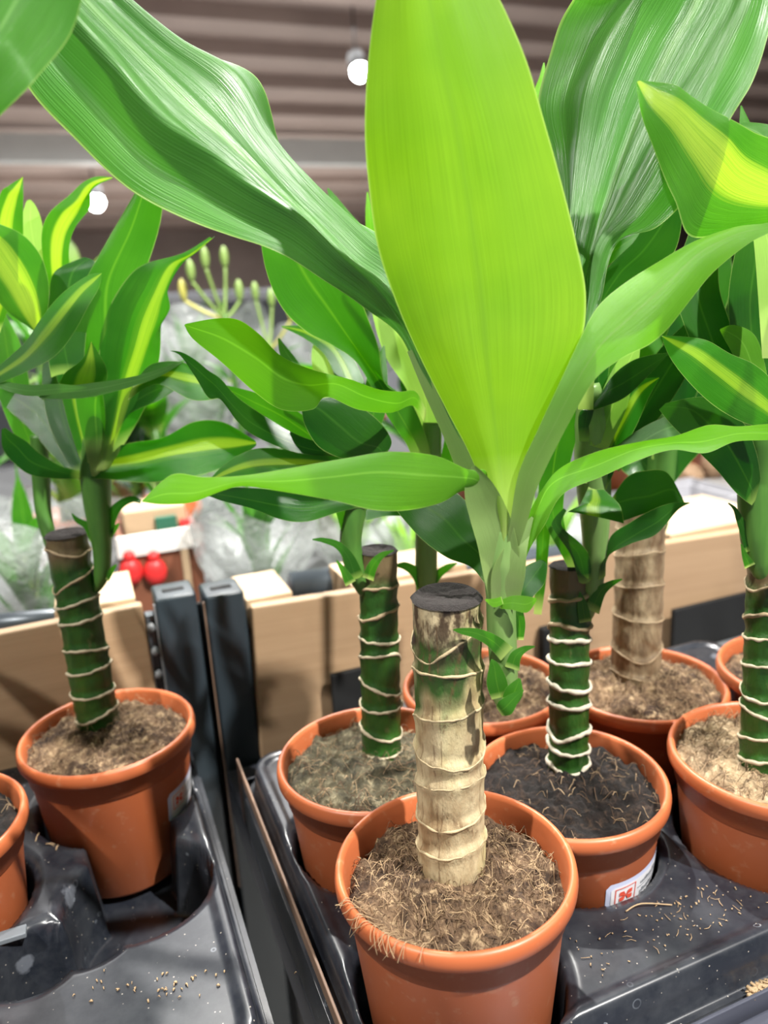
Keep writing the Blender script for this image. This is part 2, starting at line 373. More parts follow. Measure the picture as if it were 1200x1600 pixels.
def make_trunk(parent, base, top, r0, r1, wood, rings, seed=0, cut=True, scar=.0011):
    """rings: (fraction, tilt, dip, phase)"""
    b = bmesh.new(); uvl = b.loops.layers.uv.new('UVMap'); n, m = 56, 90; ax = (top-base); L = ax.length
    ux = R0.copy(); uy = ax.normalized().cross(ux).normalized(); ux = uy.cross(ax.normalized()).normalized()
    def rad(v, a):
        r = r0 + (r1-r0)*v + .0006*fbm((math.cos(a)*2, math.sin(a)*2, v*6+seed), 1.3, 3)
        for (f, ti, di, ph) in rings:
            z = f + ti*math.sin(a+ph) - di*max(0, math.cos(a+ph*2))**3
            d = (v-z)
            r += .0009*math.exp(-(d/.018)**2) - .0005*math.exp(-((d-.03)/.02)**2)
        return r
    def P(v, a, dr=0): r = rad(v, a)+dr; return base + ax*v + ux*math.cos(a)*r + uy*math.sin(a)*r
    V = [[b.verts.new(P(j/m, i*2*PI/n)) for i in range(n)] for j in range(m+1)]
    for j in range(m):
        for i in range(n):
            f = b.faces.new((V[j][i], V[j][(i+1) % n], V[j+1][(i+1) % n], V[j+1][i]))
            for lp, (uu, vv) in zip(f.loops, ((i, j), (i+1, j), (i+1, j+1), (i, j+1))): lp[uvl].uv = (uu/n, vv/m)
    b.faces.new(V[0][::-1])
    o = obj('trunk', b, TR[wood], parent)
    if cut:
        b = bmesh.new(); prev = None; nn = 10
        for k_ in range(nn+1):
            ring = []
            for i in range(n):
                a = i*2*PI/n; r = rad(1, a)*(1-k_/nn) + (.0008 if k_ == 0 else 0)
                z = (-.0005 if k_ == 0 else (.0016 if k_ == 1 else .0010 + .0010*fbm((math.cos(a)*r*300, math.sin(a)*r*300, seed), 1, 3) - .0012*(k_/nn)))
                ring.append(b.verts.new(top + ax.normalized()*z + ux*math.cos(a)*max(r, .00005) + uy*math.sin(a)*max(r, .00005)))
            if prev:
                for i in range(n): b.faces.new((prev[i], prev[(i+1) % n], ring[(i+1) % n], ring[i]))
            prev = ring
        tag(obj('cut_top', b, CUT, o), 'blackened cut top of the trunk' if wood == 1 else 'dry cut top of the trunk')
    for q, (f, ti, di, ph) in enumerate(rings):
        b = bmesh.new(); pts = []; N = 72; sr = .00075 if wood else scar
        for i in range(N+1):
            a = i*2*PI/N; v = f + ti*math.sin(a+ph) - di*max(0, math.cos(a+ph*2))**3 + .006*fbm((math.cos(a), math.sin(a), q+seed), 2.5, 2)
            v = min(max(v, .005), .985)
            pts.append(P(v, a, -.0005+.0003*noise.noise(Vector((math.cos(a)*3, math.sin(a)*3, q*2.2)))))
        rr = [(sr + sr*.5*noise.noise(Vector((math.cos(i*2*PI/N)*2.5, math.sin(i*2*PI/N)*2.5, q*1.7+seed)))) for i in range(N+1)]
        tube(b, pts, rr, 8, False)
        obj('leaf_scar', b, SCARW if wood == 1 else ((SCARK if scar > .0015 else SCARP) if wood == 0 and f < .7 else SCARB), o)
    return o
# ------------------------------------------------------------------ leaves
def leaf(parent, rows, mat='mid', cup=0.0, ripple=0.0, nrip=9, name='leaf', label=None, K=10, W=14, wave=0.0, creases=()):
    """rows from base to tip: (Lx,Ly, Mx,My, Rx,Ry, depth[, dL, dR])"""
    Ls, Ms, Rs = [], [], []
    for r in rows:
        z = r[6]; dl = r[7] if len(r) > 7 else 0; dr = r[8] if len(r) > 8 else dl
        Ls.append(at(r[0], r[1], z+dl)); Ms.append(at(r[2], r[3], z)); Rs.append(at(r[4], r[5], z+dr))
    L = crom(Ls, K); M = crom(Ms, K); R = crom(Rs, K); n = len(L)
    b = bmesh.new(); uvl = b.loops.layers.uv.new('UVMap'); V = []
    sd = random.random()*50
    for i in range(n):
        row = []; s = i/(n-1); wd = (R[i]-L[i]).length
        d = (M[min(i+1, n-1)]-M[max(i-1, 0)])
        nn = (R[i]-L[i]).cross(d); nn = nn.normalized() if nn.length > 1e-9 else Vector((0, 0, 1))
        for j in range(W+1):
            t = -1+2*j/W
            p = M[i] + t*(R[i]-L[i])/2 + t*t*((L[i]+R[i])/2-M[i])
            amp = min(1, wd/.03)
            p = p + nn*(cup*(1-t*t)*amp)
            if ripple: p = p + nn*ripple*amp*math.sin(t*nrip+1.2*math.sin(s*3)+sd)*(1-t*t*.6)
            for (t0, cw, ca) in creases:
                q_ = max(0, 1-abs(t-t0-.10*math.sin(s*5+t0*9))/cw); p = p + nn*(ca*amp*q_*math.sin(min(1, max(0, (s-.12)*1.6))*PI*.62))
            if wave: p = p + nn*wave*amp*(t*t)*math.sin(s*13+sd+(1.5 if t > 0 else 0))
            row.append(b.verts.new(p))
        V.append(row)
    for i in range(n-1):
        for j in range(W):
            q = (V[i][j], V[i][j+1], V[i+1][j+1], V[i+1][j])
            f = b.faces.new(q)
            for lp, (a, c) in zip(f.loops, ((j, i), (j+1, i), (j+1, i+1), (j, i+1))): lp[uvl].uv = (a/W, c/(n-1))
    me = bpy.data.meshes.new(name); b.to_mesh(me); b.free()
    o = link(name, me, LF[mat] if isinstance(mat, str) else mat, parent)
    if label: o['label'] = label
    return o
def strip(parent, pts, mat='mid', face=.0, **k):
    """pts from base to tip: (x, y, half width px, depth); blade turned by face (depth difference of the edges)"""
    rows = []
    for i, (x, y, h, z) in enumerate(pts):
        a = pts[max(i-1, 0)]; c = pts[min(i+1, len(pts)-1)]; dx, dy = c[0]-a[0], c[1]-a[1]; q = math.hypot(dx, dy) or 1
        nx, ny = dy/q, -dx/q; e = face*h/40
        rows.append((x-nx*h, y-ny*h, x, y, x+nx*h, y+ny*h, z, -e, e))
    return leaf(parent, rows, mat, **k)
def stem(parent, pts, mat=None, name='stem'):
    """pts: (x, y, radius px, depth)"""
    P = crom([at(x, y, z) for x, y, r, z in pts], 8); rr = []
    for i in range(len(pts)-1):
        for k in range(8): t = k/8; rr.append((pts[i][2]*(1-t)*pts[i][3]+pts[i+1][2]*t*pts[i+1][3])/FPX)
    rr.append(pts[-1][2]*pts[-1][3]/FPX)
    b = bmesh.new(); tube(b, P, rr, 18); return obj(name, b, mat or STEM, parent)
def sticker(parent, c, rim, k, a0, a1, z0, z1, label):
    """printed label stuck on the pot wall between angles a0..a1 and heights z0..z1 above the pot foot"""
    def P(a, z, off): # radius of the pot wall
        zz = z; r = (.047 + (.0551-.047)*(zz-.003)/.080)*k
        return Vector((c[0]+(r+off)*math.cos(a), c[1]+(r+off)*math.sin(a), rim-PH*k+z*k))
    def patch(b, a0, a1, z0, z1, off, mi=0, rc=0):
        N, Mz = 24, 8; g = []
        for i in range(N+1):
            col = []
            for j in range(Mz+1):
                a = a0+(a1-a0)*i/N; z = z0+(z1-z0)*j/Mz
                if rc:   # rounded corners
                    da = min(i, N-i)/N*abs(a1-a0)*.046; lim = rc
                    if da < lim:
                        ins = lim - math.sqrt(max(0, lim*lim-(lim-da)**2)); zc = (z0+z1)/2; hh = (z1-z0)/2
                        z = zc + (z-zc)*(hh-ins)/hh
                col.append(b.verts.new(P(a, z, off)))
            g.append(col)
        for i in range(N):
            for j in range(Mz):
                f = b.faces.new((g[i][j], g[i+1][j], g[i+1][j+1], g[i][j+1])); f.material_index = mi
    b = bmesh.new(); patch(b, a0, a1, z0, z1, .0003, 0, .003)
    w = a1-a0; h = z1-z0
    obj_m = [STK_E, STK_W, STK_R, STK_G]
    patch(b, a0+w*.05, a1-w*.05, z0+h*.1, z1-h*.12, .0005, 1, .0015)
    lw = .0006
    q0, q1, y0, y1 = a0+w*.09, a0+w*.33, z0+h*.36, z1-h*.17
    for (p0, p1, s0, s1) in ((q0, q1, y0, y0+lw), (q0, q1, y1-lw, y1), (q0, q0+.012, y0, y1), (q1-.012, q1, y0, y1)): patch(b, p0, p1, s0, s1, .0007, 2)
    # the red mark: bar, two strokes meeting at it
    ym = (y0+y1)/2; qm = (q0+q1)/2; hh = (y1-y0)*.28; ww = (q1-q0)*.3
    for sy in (-1, 1):
        for sx in (-1, 1):
            A = [P(qm+sx*ww, ym+sy*hh, .0009), P(qm+sx*ww*.35, ym+sy*hh, .0009), P(qm, ym, .0009), P(qm+sx*ww, ym+sy*hh*.15, .0009)]
            f = b.faces.new([b.verts.new(x) for x in A]); f.material_index = 2
    patch(b, a0+w*.36, a1-w*.08, z0+h*.57, z0+h*.60, .0007, 3)
    # two lines of small illegible lettering
    rn = random.Random(4)
    for (yy, e) in ((.64, .9), (.38, .86)):
        x = .40
        while x < e:
            ww_ = rn.uniform(.012, .03)
            patch(b, a0+w*x, a0+w*(x+ww_), z0+h*yy, z0+h*(yy+rn.uniform(.08, .14)), .0007, 3); x += ww_+.012
    o = obj('label_sticker', b, obj_m, parent, smooth=False); o['label'] = label
    return o
STK_E = simple('sticker_edge', (.62, .66, .85), .4, 0, .05); STK_W = simple('sticker_white', (.82, .82, .85), .4, 0, .03)
STK_R = simple('sticker_red', (.75, .10, .06), .4); STK_G = simple('sticker_grey', (.25, .27, .30), .5)
GRP = 'potted dracaenas standing in the trays'
def plant(c, rim, label, kind, k=1.0, drop=.012, fib=250, seed=1, tilt=None, hump=.004, **kw):
    t = thing('potted_dracaena', (c[0], c[1], rim-PH*k), label, 'potted plant', GRP)
    p = make_pot(t, c, rim, k, tilt, seed); s, H = make_soil(t, c, rim, kind, k, drop, fib, seed, hump, **kw)
    return t, p, H
def rings(fr, seed, amp=.03):
    r = random.Random(seed); return [(f, r.uniform(-amp, amp), r.choice((0, 0, .03, .05)), r.uniform(0, 6.28)) for f in fr]
# ------------------------------------------------------------------ display table, trays, posts, board
def smooth(a, b, x):
    t = min(1, max(0, (x-a)/(b-a))); return t*t*(3-2*t)
def tray(label, u0, u1, v0, v1, deck, holes, group, step=.0016, rc=.02, base=.7995, extra=None, hull=None):
    t = thing('plant_tray', ((u0+u1)/2, (v0+v1)/2, base), label, 'tray', group)
    b = bmesh.new(); m = .012
    nu = int((u1-u0+2*m)/step); nv = int((v1-v0+2*m)/step); G = []
    cx, cy, hx, hy = (u0+u1)/2, (v0+v1)/2, (u1-u0)/2, (v1-v0)/2
    def H(x, y):
        qx, qy = abs(x-cx)-hx+rc, abs(y-cy)-hy+rc
        d = math.hypot(max(qx, 0), max(qy, 0)) + min(max(qx, qy), 0) - rc     # <0 inside
        z = deck
        for h in holes:
            sd = math.hypot((x-h[0])*(h[4] if len(h) > 4 else 1), y-h[1]) - h[2]
            dep = h[3]; z = min(z, deck - dep*smooth(.0, -.0055, sd) - .0025*smooth(.006, .0, sd))
        if extra: z = extra(x, y, z)
        z = z + .0022*smooth(-.009, -.004, d)                                  # raised lip
        if d > 0: z = z + (deck-.022 - z)*smooth(0, .0045, d) 
        return z, d
    for i in range(nu+1):
        col = []
        for j in range(nv+1):
            x = u0-m+(u1-u0+2*m)*i/nu; y = v0-m+(v1-v0+2*m)*j/nv
            z, d = H(x, y); col.append((b.verts.new((x, y, z)), d))
        G.append(col)
    for i in range(nu):
        for j in range(nv):
            q = [G[i][j], G[i+1][j], G[i+1][j+1], G[i][j+1]]
            if min(a[1] for a in q) < .009: b.faces.new([a[0] for a in q])
    bmesh.ops.delete(b, geom=[v for v in b.verts if not v.link_faces], context='VERTS')
    obj('tray_body', b, TRAY, t)
    b = bmesh.new()
    z1 = deck-.022; th = .002
    for (a0, b0, a1, b1) in ((u0-.009, v0-.009, u1+.009, v0-.007), (u0-.009, v1+.007, u1+.009, v1+.009), (u0-.009, v0-.009, u0-.007, v1+.009), (u1+.007, v0-.009, u1+.009, v1+.009)):
        box(b, (a0, b0, base+.001), (a1, b1, z1+.001))
    obj('tray_wall', b, TRAY, t, smooth=False)
    return t
# pot centres (x, y, rim height)
PC = dict(front=((.1375, .2905), .936), left=((-.016, .544), .916), cleft=((.141, .413), .924), right2=((.247, .353), .911),
          R=((.365, .306), .922), back=((.363, .424), .916), behind=((.255, .475), .917), farL=((-.128, .472), .918), nearL=((-.140, .340), .912), farR=((.470, .372), .925))
HD = .058
RH = [(.1375, .2905, .0545, HD), (.141, .413, .0565, HD), (.247, .353, .0558, HD), (.365, .306, .0565, HD), (.363, .424, .0565, HD), (.255, .475, .0565, HD), (.470, .372, .0565, HD)]
tray('dark grey plastic plant tray under the pots on the right', .083, .535, .2435, .535, .866, RH, 'plant trays')
LH = [(-.016, .544, .0575, HD), (-.128, .472, .0565, HD), (-.140, .34, .0565, HD), (-.010, .438, .046, HD), (-.012, .485, .030, HD), (-.070, .405, .026, HD), (-.04, .41, .024, HD)]
def ext(x, y, z): return z
tray('dark grey plastic plant tray with an empty pot hole on the left', -.30, .036, .272, .615, .862, LH, 'plant trays', rc=.05)
b = bmesh.new(); box(b, (-.6, .06, .760), (.046, .635, .799), .003); box(b, (.074, .06, .760), (1.1, .635, .799), .003); t = tag(obj('display_table', b, TABLE, smooth=False), 'bluish grey display table top under the two trays', 'table')
# tan lined outer crate edge along the right tray
b = bmesh.new(); box(b, (.0745, .215, .800), (.0762, .56, .855), .0006)
t = tag(obj('side_guard', b, [TAN], smooth=False), 'narrow tan side strip standing along the left edge of the right tray', 'strip')
# front ledge of the table with fallen substrate
b = bmesh.new(); box(b, (.075, .2300, .806), (.80, .2320, .8475), .0006); box(b, (.075, .14, .806), (.80, .2290, .838), .002); tag(obj('front_rail', b, TABLE, smooth=False), 'thin grey rail along the front of the right tray', 'rail')
b = bmesh.new(); rnd = random.Random(5)
for i in range(170):
    u = .275+abs(rnd.gauss(0, .035)); v = rnd.uniform(.2328, .2345)
    p = Vector((u, v, .8445+rnd.uniform(0, .003))); d = Vector((rnd.uniform(-1, 1), rnd.uniform(-1, 1), rnd.uniform(-.2, .3)))*.003
    tube(b, [p-d, p, p+d+Vector((0, 0, .0005))], rnd.uniform(.0003, .0012), 4)
tag(obj('spilled_substrate', b, FIB[0]), 'spilled brown substrate crumbs in the groove in front of the right tray', 'substrate', kind='stuff')
b = bmesh.new()
for i in range(130):
    u, v = rnd.choice(((.24, .27, .03, .012), (.27, .262, .03, .008), (.30, .27, .02, .01), (.205, .262, .01, .006)))[0:2] if False else (rnd.uniform(.20, .36), rnd.uniform(.258, .285))
    if any(math.hypot(u-h[0], v-h[1]) < h[2]+.008 for h in RH): continue
    L = rnd.choice((.0003, .0004, .0006, .0008, .0005, .0025)); a = rnd.uniform(0, 6.28); d = Vector((math.cos(a), math.sin(a), 0))*L; p = Vector((u, v, .8668))
    q = Vector((-d.y, d.x, 0))*rnd.uniform(-.4, .4)
    tube(b, [p-d, p+q, p+d], rnd.uniform(.00012, .0002) if L > .002 else rnd.uniform(.0002, .0005), 4)
tag(obj('tray_crumbs', b, FIB[0]), 'tan crumbs and fibres scattered on the deck of the right tray', 'substrate', kind='stuff')
b = bmesh.new()
for i in range(120):
    p = onh(rnd.gauss(100, 22), rnd.gauss(1312, 6), .8625) if i < 80 else onh(rnd.gauss(235, 60), rnd.gauss(1540, 14), .8625)
    if any(math.hypot(p.x-h[0], p.y-h[1]) < h[2]+.004 for h in LH): continue
    L = rnd.uniform(.0006, .004) if i < 80 else .0007; a = rnd.uniform(0, 6.28); d = Vector((math.cos(a), math.sin(a), rnd.uniform(0, .4)))*L
    tube(b, [p-d, p+Vector((0, 0, .0008)), p+d], rnd.uniform(.0002, .0006), 4)
tag(obj('tray_crumbs', b, FIB[0]), 'tan crumbs lying on the deck of the left tray', 'substrate', kind='stuff')
# posts
def post(x, y, top, label):
    t = thing('display_post', (x, y, .3), label, 'post', 'display posts between the trays'); hw, hd = .0172, .020
    b = bmesh.new(); box(b, (x-hw, y-hd, .3), (x+hw, y+hd, top), .003); o = obj('post_body', b, POST, t, angle=40)
    b = bmesh.new(); box(b, (x-hw*.55, y-hd*.30, top-.004), (x+hw*.55, y+hd*.10, top+.0008), .001); obj('slot', b, BLACK, t, smooth=False)
    b = bmesh.new(); box(b, (x-hw-.0015, y-hd+.003, top-.30), (x-hw+.0005, y-hd+.007, top-.006)); obj('edge_strip', b, TAN if x > .07 else GREYP, t, smooth=False)
    return t
post(.0515, .66, .972, 'left of two dark grey slotted posts between the trays')
post(.0925, .66, .966, 'right of two dark grey slotted posts, beside the oak board')
tt = thing('post_bracket', (.029, .655, .3), 'grey toothed metal upright against the left side of the posts', 'bracket')
b = bmesh.new(); box(b, (.026, .650, .3), (.032, .662, .955)); obj('upright', b, RAIL, tt, smooth=False)
for i in range(9):
    b = bmesh.new(); z = .945-.022*i; p = Vector((.029, .648, z)); bmesh.ops.create_uvsphere(b, u_segments=14, v_segments=8, radius=.0042, matrix=Matrix.Translation(p)); obj('hook', b, GREYP, tt)
b = bmesh.new(); box(b, (.020, .684, .3), (.125, .690, .945), .001); tag(obj('gap_blocker', b, BLACK, smooth=False), 'added black sheet hiding the bright gap behind the two posts', 'plate')  # dark sheet added to block the bright background between posts and boards
# boards behind the pots
b = bmesh.new(); box(b, (0, -.006, -.15), (.85, .006, 0), .002)
o = obj('wooden_board', b, WOOD, smooth=False); o.location = (.1135, .64, .951); o.rotation_euler = (0, math.radians(2.3), 0)
tag(o, 'long light oak board behind the pots on the right', 'board', 'oak boards')
b = bmesh.new(); box(b, (-.5, -.006, -.13), (.002, .006, 0), .002)
o = obj('wooden_board', b, WOOD, smooth=False); o.location = (.022, .65, .968); o.rotation_euler = (0, math.radians(-1.0), 0)
tag(o, 'light oak board behind the left pot, ending at the posts', 'board', 'oak boards')
# blocks laid on the boards
def block(x0, x1, y0, y1, z0, z1, m, label, rz=0):
    b = bmesh.new(); box(b, (x0, y0, z0), (x1, y1, z1), .0015); o = obj('wooden_block', b, m, smooth=False); tag(o, label, 'wood block', 'pale wood blocks behind the boards'); return o
block(.112, .155, .649, .72, .925, .953, WOODL, 'pale wood block behind the board beside the right post')
block(-.045, .020, .659, .74, .930, .971, WOODL, 'pale wood block behind the green trunk of the left plant')
block(.215, .34, .66, .73, .90, .944, WOODL, 'pale wood block behind the board in the middle')
block(.60, .76, .66, .78, .88, .930, WOODL, 'pale wood block with a yellow mark behind the right end of the board')
b = bmesh.new(); tube(b, [onv(455, 917, .735), onv(1080, 850, .735)], .016, 20); tag(obj('support_rail', b, RAIL), 'thick grey round rail running behind the oak board on the right', 'rail', 'grey rails')
b = bmesh.new(); tube(b, [onv(-90, 985, .70), onv(215, 955, .70)], .010, 20); tag(obj('support_rail', b, RAIL), 'grey round rail along the top of the oak board on the left', 'rail', 'grey rails')
# black card holders on the board
def holder(px, py, wd, hg, label, v=.622):
    p = onv(px, py, v); t = thing('card_holder', p, label, 'holder', 'black card holders')
    b = bmesh.new(); box(b, (p.x-wd/2, p.y-.003, p.z-hg/2), (p.x+wd/2, p.y+.003, p.z+hg/2), .001); obj('black_plate', b, BLACK, t, smooth=False)
    b = bmesh.new(); box(b, (p.x-wd/2-.004, p.y-.075, p.z-hg/2-.006), (p.x+wd/2+.03, p.y-.003, p.z-hg/2), .001); obj('grey_shelf', b, GREYP, t, smooth=False)
holder(1109, 972, .108, .052, 'black card holder on the oak board between the brown trunk and the right plant')
holder(560, 1078, .052, .044, 'small black holder on the oak board left of the green trunk')
b = bmesh.new(); p = onv(870, 1003, .628); box(b, (p.x-.02, p.y-.006, p.z-.02), (p.x+.02, p.y+.004, p.z+.02), .001); tag(obj('black_clip', b, BLACK, smooth=False), 'small black clip on the oak board left of the green trunk in the dark peat', 'clip')
# ------------------------------------------------------------------ potted plants: pots, soil, trunks
PL = {}
c, z = PC['front']
PL['front'], p, H = plant(c, z, 'front plant with a woody tan trunk, blackened cut top and tall upright leaf', 'coir', .96, .015, 1000, 3, hump=.004)
base = onh(706, 1372, z-.022); base.z -= .006
FB = Vector((.1395, .298, z-.02))
make_trunk(PL['front'], onh(706, 1360, .919)+Vector((0, 0, -.006)), at(698, 932, .3545), .0172, .0158, 1,
           [(.035, .008, .0, 0), (.165, .02, .02, 2.2), (.285, .02, .0, 1.0), (.40, .025, .0, 2.6), (.515, .02, .02, 0.5), (.645, .02, .05, 2.0), (.775, -.02, .0, 0.2), (.90, .03, .05, 1.2)], 1)
c, z = PC['left']
PL['left'], p, H = plant(c, z, 'plant on the left with a leaning dark green trunk and striped leaves', 'coir', 1, .010, 500, 5, hump=.006)
sticker(PL['left'], c, z, 1, math.radians(-53), math.radians(5), .045, .069, 'white label with a small red square mark')
make_trunk(PL['left'], onh(156, 1140, .904)+Vector((0, 0, -.006)), at(103, 834, .545), .0152, .0140, 0,
           rings([.13, .24, .36, .45, .60, .68, .80, .93], 4, .05), 2)
c, z = PC['cleft']
PL['cleft'], p, H = plant(c, z, 'plant behind the front one on its left, mossy soil and dark green trunk', 'moss', 1, .012, 500, 6)
make_trunk(PL['cleft'], onh(596, 1175, .912)+Vector((0, 0, -.006)), at(590, 860, .487), .0132, .0120, 0, rings([.06, .16, .28, .37, .52, .60, .72, .84], 9, .04), 3)
c, z = PC['right2']
PL['right2'], p, H = plant(c, z, 'plant in dark peat right of the front pot, green trunk ringed with pale scars', 'dark', .99, .011, 160, 7, hump=.004)
sticker(PL['right2'], c, z, .99, math.radians(-101), math.radians(-32), .046, .072, 'white label with a small red square mark')
make_trunk(PL['right2'], onh(888, 1198, .901)+Vector((0, 0, -.006)), at(891, 884, .486), .0128, .0125, 0, rings([.07, .16, .24, .36, .45, .56, .66, .74, .86], 12, .022), 4, scar=.0015001)
c, z = PC['R']
PL['R'], p, H = plant(c, z, 'plant in the right foreground, dry tan coir and dark green trunk at the frame edge', 'dry', 1, .008, 1100, 8, hump=.010)
make_trunk(PL['R'], onh(1192, 1205, .915)+Vector((0, 0, -.006)), at(1207, 872, .447), .0135, .0130, 0, rings([.10, .20, .33, .42, .55, .66, .78, .9], 15, .03), 5)
c, z = PC['back']
PL['back'], p, H = plant(c, z, 'plant behind on the right with a thick dry brown trunk', 'coir', 1, .008, 500, 9, hump=.012)
make_trunk(PL['back'], onh(992, 1065, .912)+Vector((0, 0, -.006)), at(1003, 790, .570), .0185, .0170, 2, rings([.1, .25, .42, .58, .75, .9], 18, .03), 6)
c, z = PC['behind']
PL['behind'], p, H = plant(c, z, 'plant hidden behind the front trunk with a slender pale green stem', 'coir', 1, .008, 300, 10, hump=.006)
c, z = PC['farL']
PL['farL'], p, H = plant(c, z, 'cut off pot with dark soil at the far left edge', 'dark', 1, .012, 120, 11)
c, z = PC['nearL']
PL['nearL'], p, H = plant(c, z, 'orange pot at the lower left corner, only its side in view', 'dark', 1, .012, 60, 12)
c, z = PC['farR']
PL['farR'], p, H = plant(c, z, 'pot behind the right foreground plant, only its rim showing', 'coir', 1, .008, 60, 13)

# fibres hanging over the rim of the front pot, a straw on the deck, a tag on the left tray
b = bmesh.new(); rnd = random.Random(21); c, z = PC['front']
for i in range(26):
    a = math.radians(rnd.gauss(202, 12)); r = .0575*.96
    p0 = Vector((c[0]+math.cos(a)*(r-.006), c[1]+math.sin(a)*(r-.006), z-.010+rnd.uniform(0, .006))); o_ = Vector((math.cos(a), math.sin(a), 0)); t_ = Vector((-o_.y, o_.x, 0))*rnd.uniform(-.006, .006)
    e = rnd.uniform(.0, .55)
    tube(b, crom([p0, p0+o_*.0075+Vector((0, 0, z-p0.z+.001))+t_*.4, p0+o_*.0110+t_+Vector((0, 0, z-p0.z-.006*e)), p0+o_*.0125+t_*1.6+Vector((0, 0, z-p0.z-.016*e))], 4), rnd.uniform(.0001, .00025), 3, False)
tag(obj('hanging_fibres', b, FIB[0], PL['front']), 'loose fibres hanging over the left of the rim', kind='stuff')
b = bmesh.new(); tube(b, crom([onh(978, 1424, .867), onh(1002, 1412, .8685), onh(1050, 1414, .867)], 6), .0004, 6); tag(obj('straw', b, FIB[0]), 'thin tan straw on the right tray just in front of the label sticker', 'straw')
b = bmesh.new(); p = onh(12, 1462, .862); box(b, (p.x-.012, p.y-.004, .8600), (p.x+.010, p.y+.004, .8632), .0005); tag(obj('tray_tag', b, simple('tag_pale', (.15, .17, .19), .5), smooth=False), 'small pale grey tag on the left tray at the frame edge', 'tag')
# ------------------------------------------------------------------ front plant: shoot and leaves
P = PL['front']
stem(P, [(786, 1106, 9, .362), (788, 1085, 20, .360), (787, 1040, 22, .357), (784, 990, 23, .353), (783, 930, 24, .350), (783, 880, 29, .347), (787, 830, 26, .345), (790, 800, 16, .344), (790, 770, 6, .343)], STEMP, 'shoot')
leaf(P, [(772, 850, 790, 850, 806, 850, .338, .006, .006), (768, 800, 789, 802, 812, 800, .336, .005, .005), (735, 712, 779, 710, 838, 700, .331, .006, .006), (700, 645, 770, 640, 862, 640, .327, .008, .008),
         (650, 545, 760, 550, 905, 545, .320, .010, .010), (618, 470, 752, 460, 916, 462, .315, .011, .011), (590, 385, 740, 370, 900, 375, .309, .012, .012), (576, 290, 727, 280, 876, 282, .303, .012, .012),
         (570, 200, 712, 190, 848, 185, .297, .011, .011), (576, 90, 690, 90, 818, 85, .291, .010, .010), (592, -20, 668, -20, 768, -25, .285, .008, .008), (625, -120, 660, -120, 705, -120, .280, .003, .003), (655, -180, 655, -180, 655, -180, .277)],
     'bright', cup=.0, ripple=.0006, wave=.0008, label='tall upright bright green leaf')
leaf(P, [(752, 822, 766, 815, 782, 812, .349), (728, 745, 741, 735, 752, 722, .350), (692, 668, 705, 655, 722, 640, .352), (655, 590, 672, 575, 692, 560, .355), (622, 520, 642, 505, 668, 470, .358), (560, 472, 592, 448, 628, 400, .36, -.004, .010), (500, 442, 545, 415, 590, 372, .36, -.008, .016),
         (430, 405, 490, 360, 545, 338, .36, -.010, .020), (352, 374, 435, 310, 500, 290, .358, -.012, .024), (280, 338, 370, 245, 445, 222, .354, -.010, .028), (200, 288, 292, 170, 404, 116, .35, -.006, .030), (120, 213, 210, 92, 300, 76, .346, -.002, .030),
         (42, 132, 128, 10, 205, 8, .342, .0, .026), (20, 50, 60, -70, 120, -90, .338, .006, .004), (-20, -140, -10, -150, 0, -160, .334)],
     'sheen', cup=.003, ripple=.0026, nrip=8, wave=.004, K=12, W=44, creases=((-.42, .24, .017), (.0, .10, -.0018), (.16, .07, .0014), (.34, .10, -.0016), (.62, .2, .003)), label='large glossy leaf arching up to the left')
# curled left margin of the big leaf
leaf(P, [(786, 890, 794, 885, 803, 876, .341), (797, 815, 808, 816, 822, 822, .336), (811, 738, 826, 744, 843, 754, .330), (842, 670, 864, 668, 892, 656, .325), (874, 600, 900, 598, 930, 592, .322), (908, 526, 938, 540, 972, 560, .322, .003, .002),
         (932, 482, 980, 500, 1012, 540, .325, .005, .003), (972, 446, 1022, 462, 1045, 512, .329, .006, .004), (1030, 408, 1056, 430, 1080, 468, .334, .006, .004), (1088, 375, 1098, 392, 1116, 424, .34, .004, .003), (1150, 354, 1158, 364, 1168, 382, .346, .002, .001), (1200, 348, 1204, 354, 1208, 360, .351), (1245, 330, 1245, 330, 1245, 330, .355)],
     'arch', wave=.0015, label='light green leaf reaching to the right')
leaf(P, [(800, 800, 812, 800, 824, 800, .354), (838, 690, 850, 690, 862, 690, .358), (870, 590, 890, 580, 915, 560, .364), (880, 520, 905, 490, 940, 465, .37), (880, 420, 920, 400, 965, 375, .372, .012, -.006), (872, 300, 945, 320, 1025, 348, .372, .022, -.010), (856, 235, 975, 235, 1085, 290, .37, .030, -.012),
         (838, 165, 1010, 150, 1140, 195, .367, .034, -.010), (862, 85, 1050, 70, 1178, 130, .364, .034, -.008), (890, 20, 1090, 0, 1205, 30, .36, .03, -.006), (960, -80, 1120, -90, 1215, -80, .356, .006, .006), (1150, -190, 1150, -190, 1150, -190, .352)],
     'sheen', cup=.002, ripple=.0026, nrip=8, wave=.004, K=12, W=44, creases=((-.45, .22, .008), (-.12, .12, -.003), (.08, .08, .002), (.3, .14, -.003), (.6, .2, .004)), label='broad glossy leaf arching up to the right')
leaf(P, [(765, 830, 775, 828, 788, 824, .344), (740, 775, 752, 768, 766, 758, .338), (722, 768, 745, 750, 758, 735, .333), (690, 786, 712, 745, 730, 733, .330), (640, 797, 660, 742, 680, 712, .326), (585, 797, 590, 738, 610, 706, .322), (520, 782, 520, 745, 540, 716, .32), (440, 768, 440, 752, 455, 731, .318),
         (380, 760, 385, 752, 395, 741, .317), (345, 768, 350, 758, 352, 745, .316), (300, 785, 305, 770, 315, 745, .315), (255, 788, 258, 772, 268, 742, .314), (222, 784, 222, 784, 222, 782, .313)],
     'lime', cup=.0015, wave=.0012, label='bright green leaf lying out to the left')
